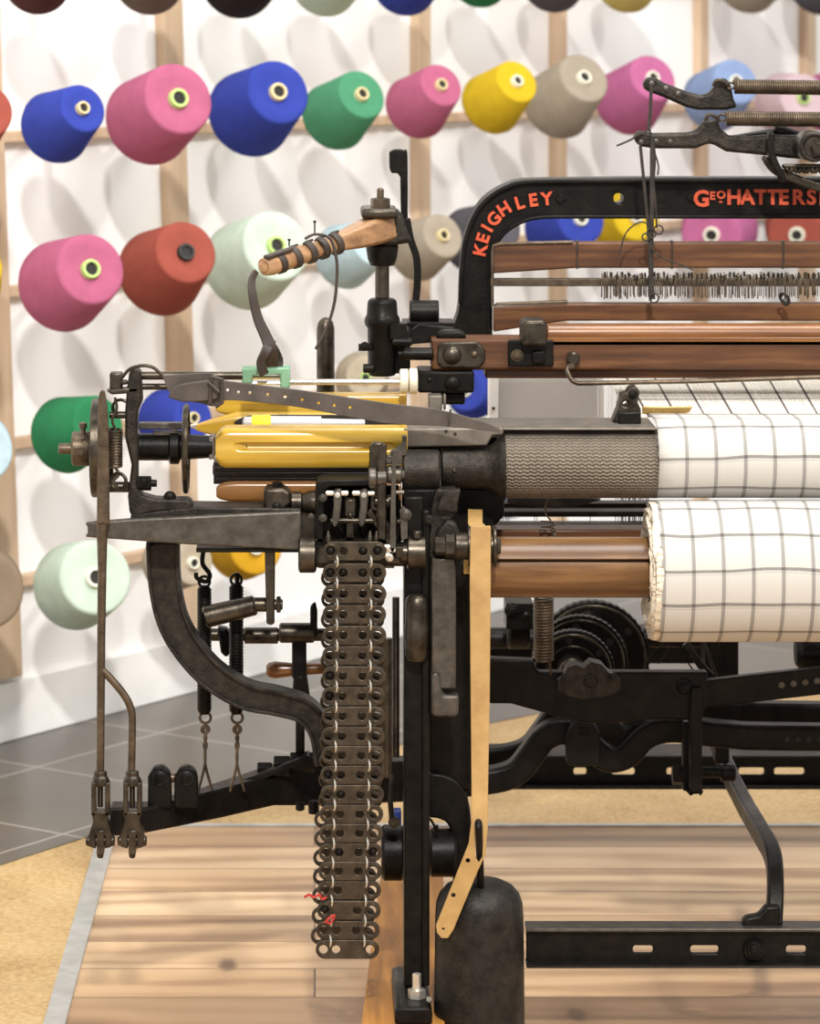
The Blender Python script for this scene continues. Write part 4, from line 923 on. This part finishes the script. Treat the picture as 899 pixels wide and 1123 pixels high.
m = MB(); m.lathe([(0,px(5,3.9)),(px(3,3.9),px(8,3.9)),(px(10,3.9),px(9.5,3.9)),(px(30,3.9),px(7,3.9)),(px(70,3.9),px(5.5,3.9))], W(292,735,3.9), (1,0,.03), 20); P('wooden_handle', 'rail_wood', m, 0, loom, 'brown wooden handle')
m = MB(); A = []
def beam(pts, name, mat, t, bev):                      # a deep lever: (x, y top, y bottom, distance)
    m = MB(); R = []
    for x, a, b, d in pts: p, q_ = W(x,a,d), W(x,b,d); R.append([m.bm.verts.new(p), m.bm.verts.new(q_), m.bm.verts.new(q_+Vector((0,t,0))), m.bm.verts.new(p+Vector((0,t,0)))])
    m.skin(R); return P(name, mat, m, bev)
lb = beam([(120,886,918,3.72),(160,886,914,3.74),(240,866,898,3.80),(300,850,884,3.85),(350,838,884,3.90),(445,835,880,3.95)], 'treadle_lever', 'black_iron', .035, .003)
m = MB(); m.bar([(225,872),(280,854),(340,832)], 7, 3.84, .03); m.build('upper_strip', 'black_iron', lb, .001)
for x in (174,203):
    m = MB(); m.plate([(x-12,886),(x-12,852),(x-6,842),(x+4,840),(x+12,846),(x+14,856),(x+14,886)], 3.75, .015); m.dome(x+1,853,3.75,9,.5); m.build('lug', 'black_iron', lb, .003)
m = MB(); m.cx(180,198,5,853,3.76,12); m.build('lug_pin', 'brown_steel', lb)
m = MB(); m.cx(282,298,10,846,3.86,6,1); m.cx(300,318,13,842,3.86,6,1); m.cx(318,345,11,836,3.86,6,1); m.build('nut', 'black_iron', lb)
m = MB(); m.lz(329,3.84,[(880,5),(888,5),(889,3)],8); m.lz(344,3.84,[(878,6),(892,6)],8); m.build('stud', 'black_iron', lb)

# --- dobby head above the pattern chain
m = MB(); m.plate([(289,563),(289,539),(293,536),(310,536),(318,540),(320,552),(312,558),(302,563)], 3.72, .04); db = P('dobby_bracket', 'dark_steel', m, .003)
m = MB(); m.lz(304,3.735,[(528,3),(529,6),(536,6)],6); m.dome(303,556,3.72,5,.6); m.build('screw', 'black_iron', db)
m = MB(); m.lx([(318,9),(320,12),(330,12),(332,10),(340,13),(346,13)],551,3.735,20); m.box(324,560,346,590,3.735,3.77); m.build('sleeve', 'dark_steel', db)
m = MB(); m.plate(sm2([(346,592),(346,536),(350,528),(360,526)],3)+[(408,526),(408,533),(362,534),(356,538),(355,592)], 3.70, .05); P('dobby_frame', 'black_iron', m, .003)
m = MB(); m.box(349,530,440,600,3.765,3.82); P('dobby_back', 'black_iron', m, .003)
for x in (369,398):
    m = MB(); m.plate(sm2([(x-4,540),(x+2,537),(x+6,540),(x+5,556),(x+2,574),(x-3,578),(x-5,570),(x-3,556)],3), 3.69, .02); fg = P('feeler_finger', 'grey_iron', m, .002)
    m = MB(); m.cx(x-12,x-3,3,541,3.69,10,1); m.cx(x+5,x+13,3,541,3.69,10,1); m.bolt(x+1,543,3.69,2.5,False); m.build('pivot_pin', 'steel', fg)
m = MB(); m.cx(362,410,3,571,3.695,10); m.box(378,548,390,566,3.70,3.72); m.ly(384,565,3.69,[(0,2),(.01,3)],10); m.box(380,566,388,590,3.70,3.72); P('feeler_shaft', 'dark_steel', m, .001)
m = MB(); m.plate([(405,560),(405,490),(410,485),(420,486),(422,492),(422,555),(414,562)], 3.70, .015); m.plate([(414,592),(414,508),(418,486),(424,487),(424,592)], 3.685, .008); P('lifting_link', 'dark_steel', m, .002)
m = MB(); m.cx(404,413,11,524,3.69,18,1.5); m.cx(413,424,9,524,3.69,18,1); m.cx(424,441,10,520,3.69,18,2); m.bolt(427,504,3.69,4.5,False); m.dome(440,521,3.685,5,.6); P('link_pivot', 'grey_iron', m)
m = MB(); m.plate([(430,500),(435,492),(441,497),(441,508),(434,512),(434,600),(430,608),(427,600)], 3.68, .008); m.plate([(438,560),(442,556),(447,560),(447,590),(440,594)], 3.685, .01); m.cx(434,443,2.5,540,3.68,8); m.bolt(445,565,3.685,5,False); P('catch_lever', 'grey_iron', m, .0015)
m = MB()
m.bar(sm2([(404,560),(414,575),(424,590)],4), [7]*9, 3.70, .015); m.cx(410,428,6,550,3.70,14,1); m.cx(412,424,7,566,3.70,14,1); m.cx(421,446,9,612,3.70,18,1.5); m.ly(432,572,3.69,[(0,4),(.012,5)],12); P('knuckle', 'dark_steel', m, .001)
m = MB(); m.lx([(446,16),(447,18),(466,18),(468,15)],606,3.695,24); m.cx(438,448,12,606,3.695,20,1); m.lz(457,3.69,[(582,5),(583,6),(590,6)],10); m.box(434,600,442,612,3.68,3.70); P('barrel_collar', 'dark_steel', m, .001)
m = MB(); m.plate([(470,612),(472,560),(478,538),(500,536),(502,560),(490,575),(480,612)], 3.715, .03); m.plate([(478,560),(486,540),(505,537),(500,562)], 3.705, .02); m.dome(482,540,3.705,4); m.bolt(470,570,3.70,4,False); P('roller_arm', 'cast_iron', m, .003)
m = MB(); m.plate([(441,536),(482,536),(482,600),(466,600),(466,560),(441,560)], 3.73, .03); P('bearing_stand', 'black_iron', m, .003)
m = MB(); m.plate([(430,495),(441,486),(441,478),(446,478),(446,500),(432,500)], 3.73, .01); P('small_clip', 'grey_iron', m, .001)
# barrel
m = MB(); m.box(419,600,434,606,3.68,3.71); m.dome(427,612,3.68,5,.5); P('bright_block', 'steel', m, .001)
m = MB(); m.cx(420,428,3.2,600,3.68,12,1); P('end_screw', 'steel', m)
m = MB(); m.cx(420,428,3.2,609,3.68,12,1); P('end_screw', 'steel', m)
for a in ((354,546,3.5),(354,568,3.5),(341,566,2.5),(433,497,4)):
    m = MB(); m.bolt(a[0],a[1],3.69,a[2]); P('small_nut', 'grey_iron', m)
m = MB(); m.cx(430,446,3,572,3.70,12,1); m.cx(424,432,5.5,548,3.70,14,1); m.plate([(413,570),(420,566),(436,590),(433,598),(424,596)], 3.705, .01); P('cam_lever', 'dark_steel', m, .002)
m = MB(); m.bar(sm2([(404,566),(398,580),(404,596)],4), [8]*9, 3.72, .02); m.bar(sm2([(370,575),(376,586),(384,596)],4), [7]*9, 3.72, .02); P('bent_lever', 'black_iron', m, .002)
m = MB(); m.lx([(327,17),(329,20),(345,20),(347,17)],608,3.70,28); m.lx([(347,15),(350,16),(432,16)],607,3.71,6); br = P('pattern_barrel', 'dark_steel', m)
m = MB()
for x in (360,406,413): m.lathe([(0,.004),(.006,.0035),(.012,.0008)], W(x,594,3.70), (0,0,1), 10)
m.build('peg', 'dark_steel', br)

# --- pattern chain of metal cards
pc = thing('pattern_chain', 'hanging chain of drilled metal pattern cards joined by wire links', 'pattern chain', W(382,1052,3.67))
YS = [604.6,628.3,651.5,674,697,719,741.5,763.7,785.5,807.5,828.5,850,871.5,893,914,935,955.5,976.5,998.5,1020.5,1041.5]
def card(x, y, d, hh, miss, filled, links=True):
    hx = [x-26.5, x-12.5, x+9, x+25]
    m = MB(); holes = [circ(h, y, 5 if j in (0,3) else 4.6, 12) for j, h in enumerate(hx) if j not in miss]
    m.plate(stadium(x, y, 35, hh), d, .0035, holes=holes); c = m.build('pattern_card', 'card_steel', pc, .0007)
    m = MB()
    for j in (0, 3): m.torus(W(hx[j], y, d), (0,1,0), px(7,d), px(1.0,d), 18, 6)
    m.build('raised_ring', 'card_steel', c)
    if filled:
        m = MB()
        for j in filled:
            if j not in miss: m.ly(hx[j], y, d-.0005, [(-.003,1.4),(-.0015,3.2),(.003,4.6),(.006,4.6)], 12)
        m.build('peg', 'black_iron', c)
    if links:
        for lx_ in (x-20, x+17):
            m = MB(); yy = y+11.2; m.torus(W(lx_, yy, d), (1,.2,0), px(6.4,d), px(1.1,d), 16, 6); m.build('wire_link', 'steel', c)
rr = random.Random(6)
for i, y in enumerate(YS):
    t = i/20; x = 389-8*t*t-.3*(i % 2); d = 3.665+.002*(i % 2)
    miss = [2] if i in (17,) else ([2] if i == 20 else ([1] if i == 18 else []))
    fl = [j for j in range(4) if rr.random() < (.8 if i < 2 else .10)]
    card(x, y, d, 10.3, miss, fl, i < 20)
    if 0 < i < 20: card(x-2-4*(i > 12), y+6, 3.715+.002*(i % 2), 9.8, [], [j for j in range(4) if j > 1 or i < 12], False)
m = MB(); m.tp([(334,984,3.655),(339,981,3.653),(344,984,3.655),(350,981,3.655),(353,986,3.66),(358,984,3.66)], 1.5, 6, 4); m.tp([(356,1012,3.658),(362,1006,3.657),(367,1004,3.658),(362,1013,3.658),(357,1009,3.658)], 1.3, 6, 4)
m.build('red_thread', 'red_yarn', pc, 0, 'scrap of red thread tied to the lowest cards')

# --- grey background display panel seen beneath the slay, fixed to the loom here
m = MB(); m.box(547,378,662,468,4.45,4.46); gp = P('display_panel', 'panel_grey', m, .001, loom, 'pale grey sheet behind the warp')
m = MB(); m.box(536,378,547,468,4.44,4.47); m.build('white_post', 'white_paint', gp, .002)
m = MB(); m.ly(541,448,4.438,[(0,1.8),(.001,1.8)],10); m.build('screw', 'dark_steel', gp)

# ------------------------------------------------------------------ light and camera
def area(name, loc, target, size, energy, color=(1,.98,.95)):
    l = bpy.data.lights.new(name, 'AREA'); l.energy = energy; l.size = size; l.color = color; l.shape = 'DISK'
    o = bpy.data.objects.new(name, l); C.objects.link(o); o.location = loc
    o.rotation_euler = (Vector(target)-Vector(loc)).to_track_quat('-Z', 'Y').to_euler()
area('ceiling_spot', (.2, -1.9, 4.8), (.1, 5.4, .7), .34, 510)
area('ceiling_spot', (2.6, 1.6, 3.6), (.2, 5.6, .8), .30, 75)
area('ceiling_panel', (.6, 3.5, 3.3), (.3, 4.0, .5), 1.2, 62)
area('ceiling_panel', (1.5, 5.2, 3.2), (1.2, 5.6, .3), .8, 14)
w = bpy.data.worlds.new('room_light'); bpy.context.scene.world = w; w.use_nodes = True
bg = w.node_tree.nodes['Background']; bg.inputs[0].default_value = (1,.985,.965,1); bg.inputs[1].default_value = .86
cam = bpy.data.cameras.new('camera'); co = bpy.data.objects.new('camera', cam); C.objects.link(co)
co.location = (0,0,H); co.rotation_euler = (math.pi/2,0,0)
cam.sensor_fit = 'VERTICAL'; cam.sensor_height = 36; cam.sensor_width = 36*899/1123; cam.lens = F/1123*36
cam.shift_x = (449.5-CX)/1123; cam.shift_y = -(561.5-CY)/1123
cam.clip_start = .05
cam.dof.use_dof = True; cam.dof.focus_distance = 3.75; cam.dof.aperture_fstop = 10
sc_ = bpy.context.scene; sc_.camera = co
vs = sc_.view_settings; vs.view_transform = 'Standard'; vs.look = 'None'; vs.gamma = 1; vs.use_curve_mapping = False; vs.exposure = 0.0
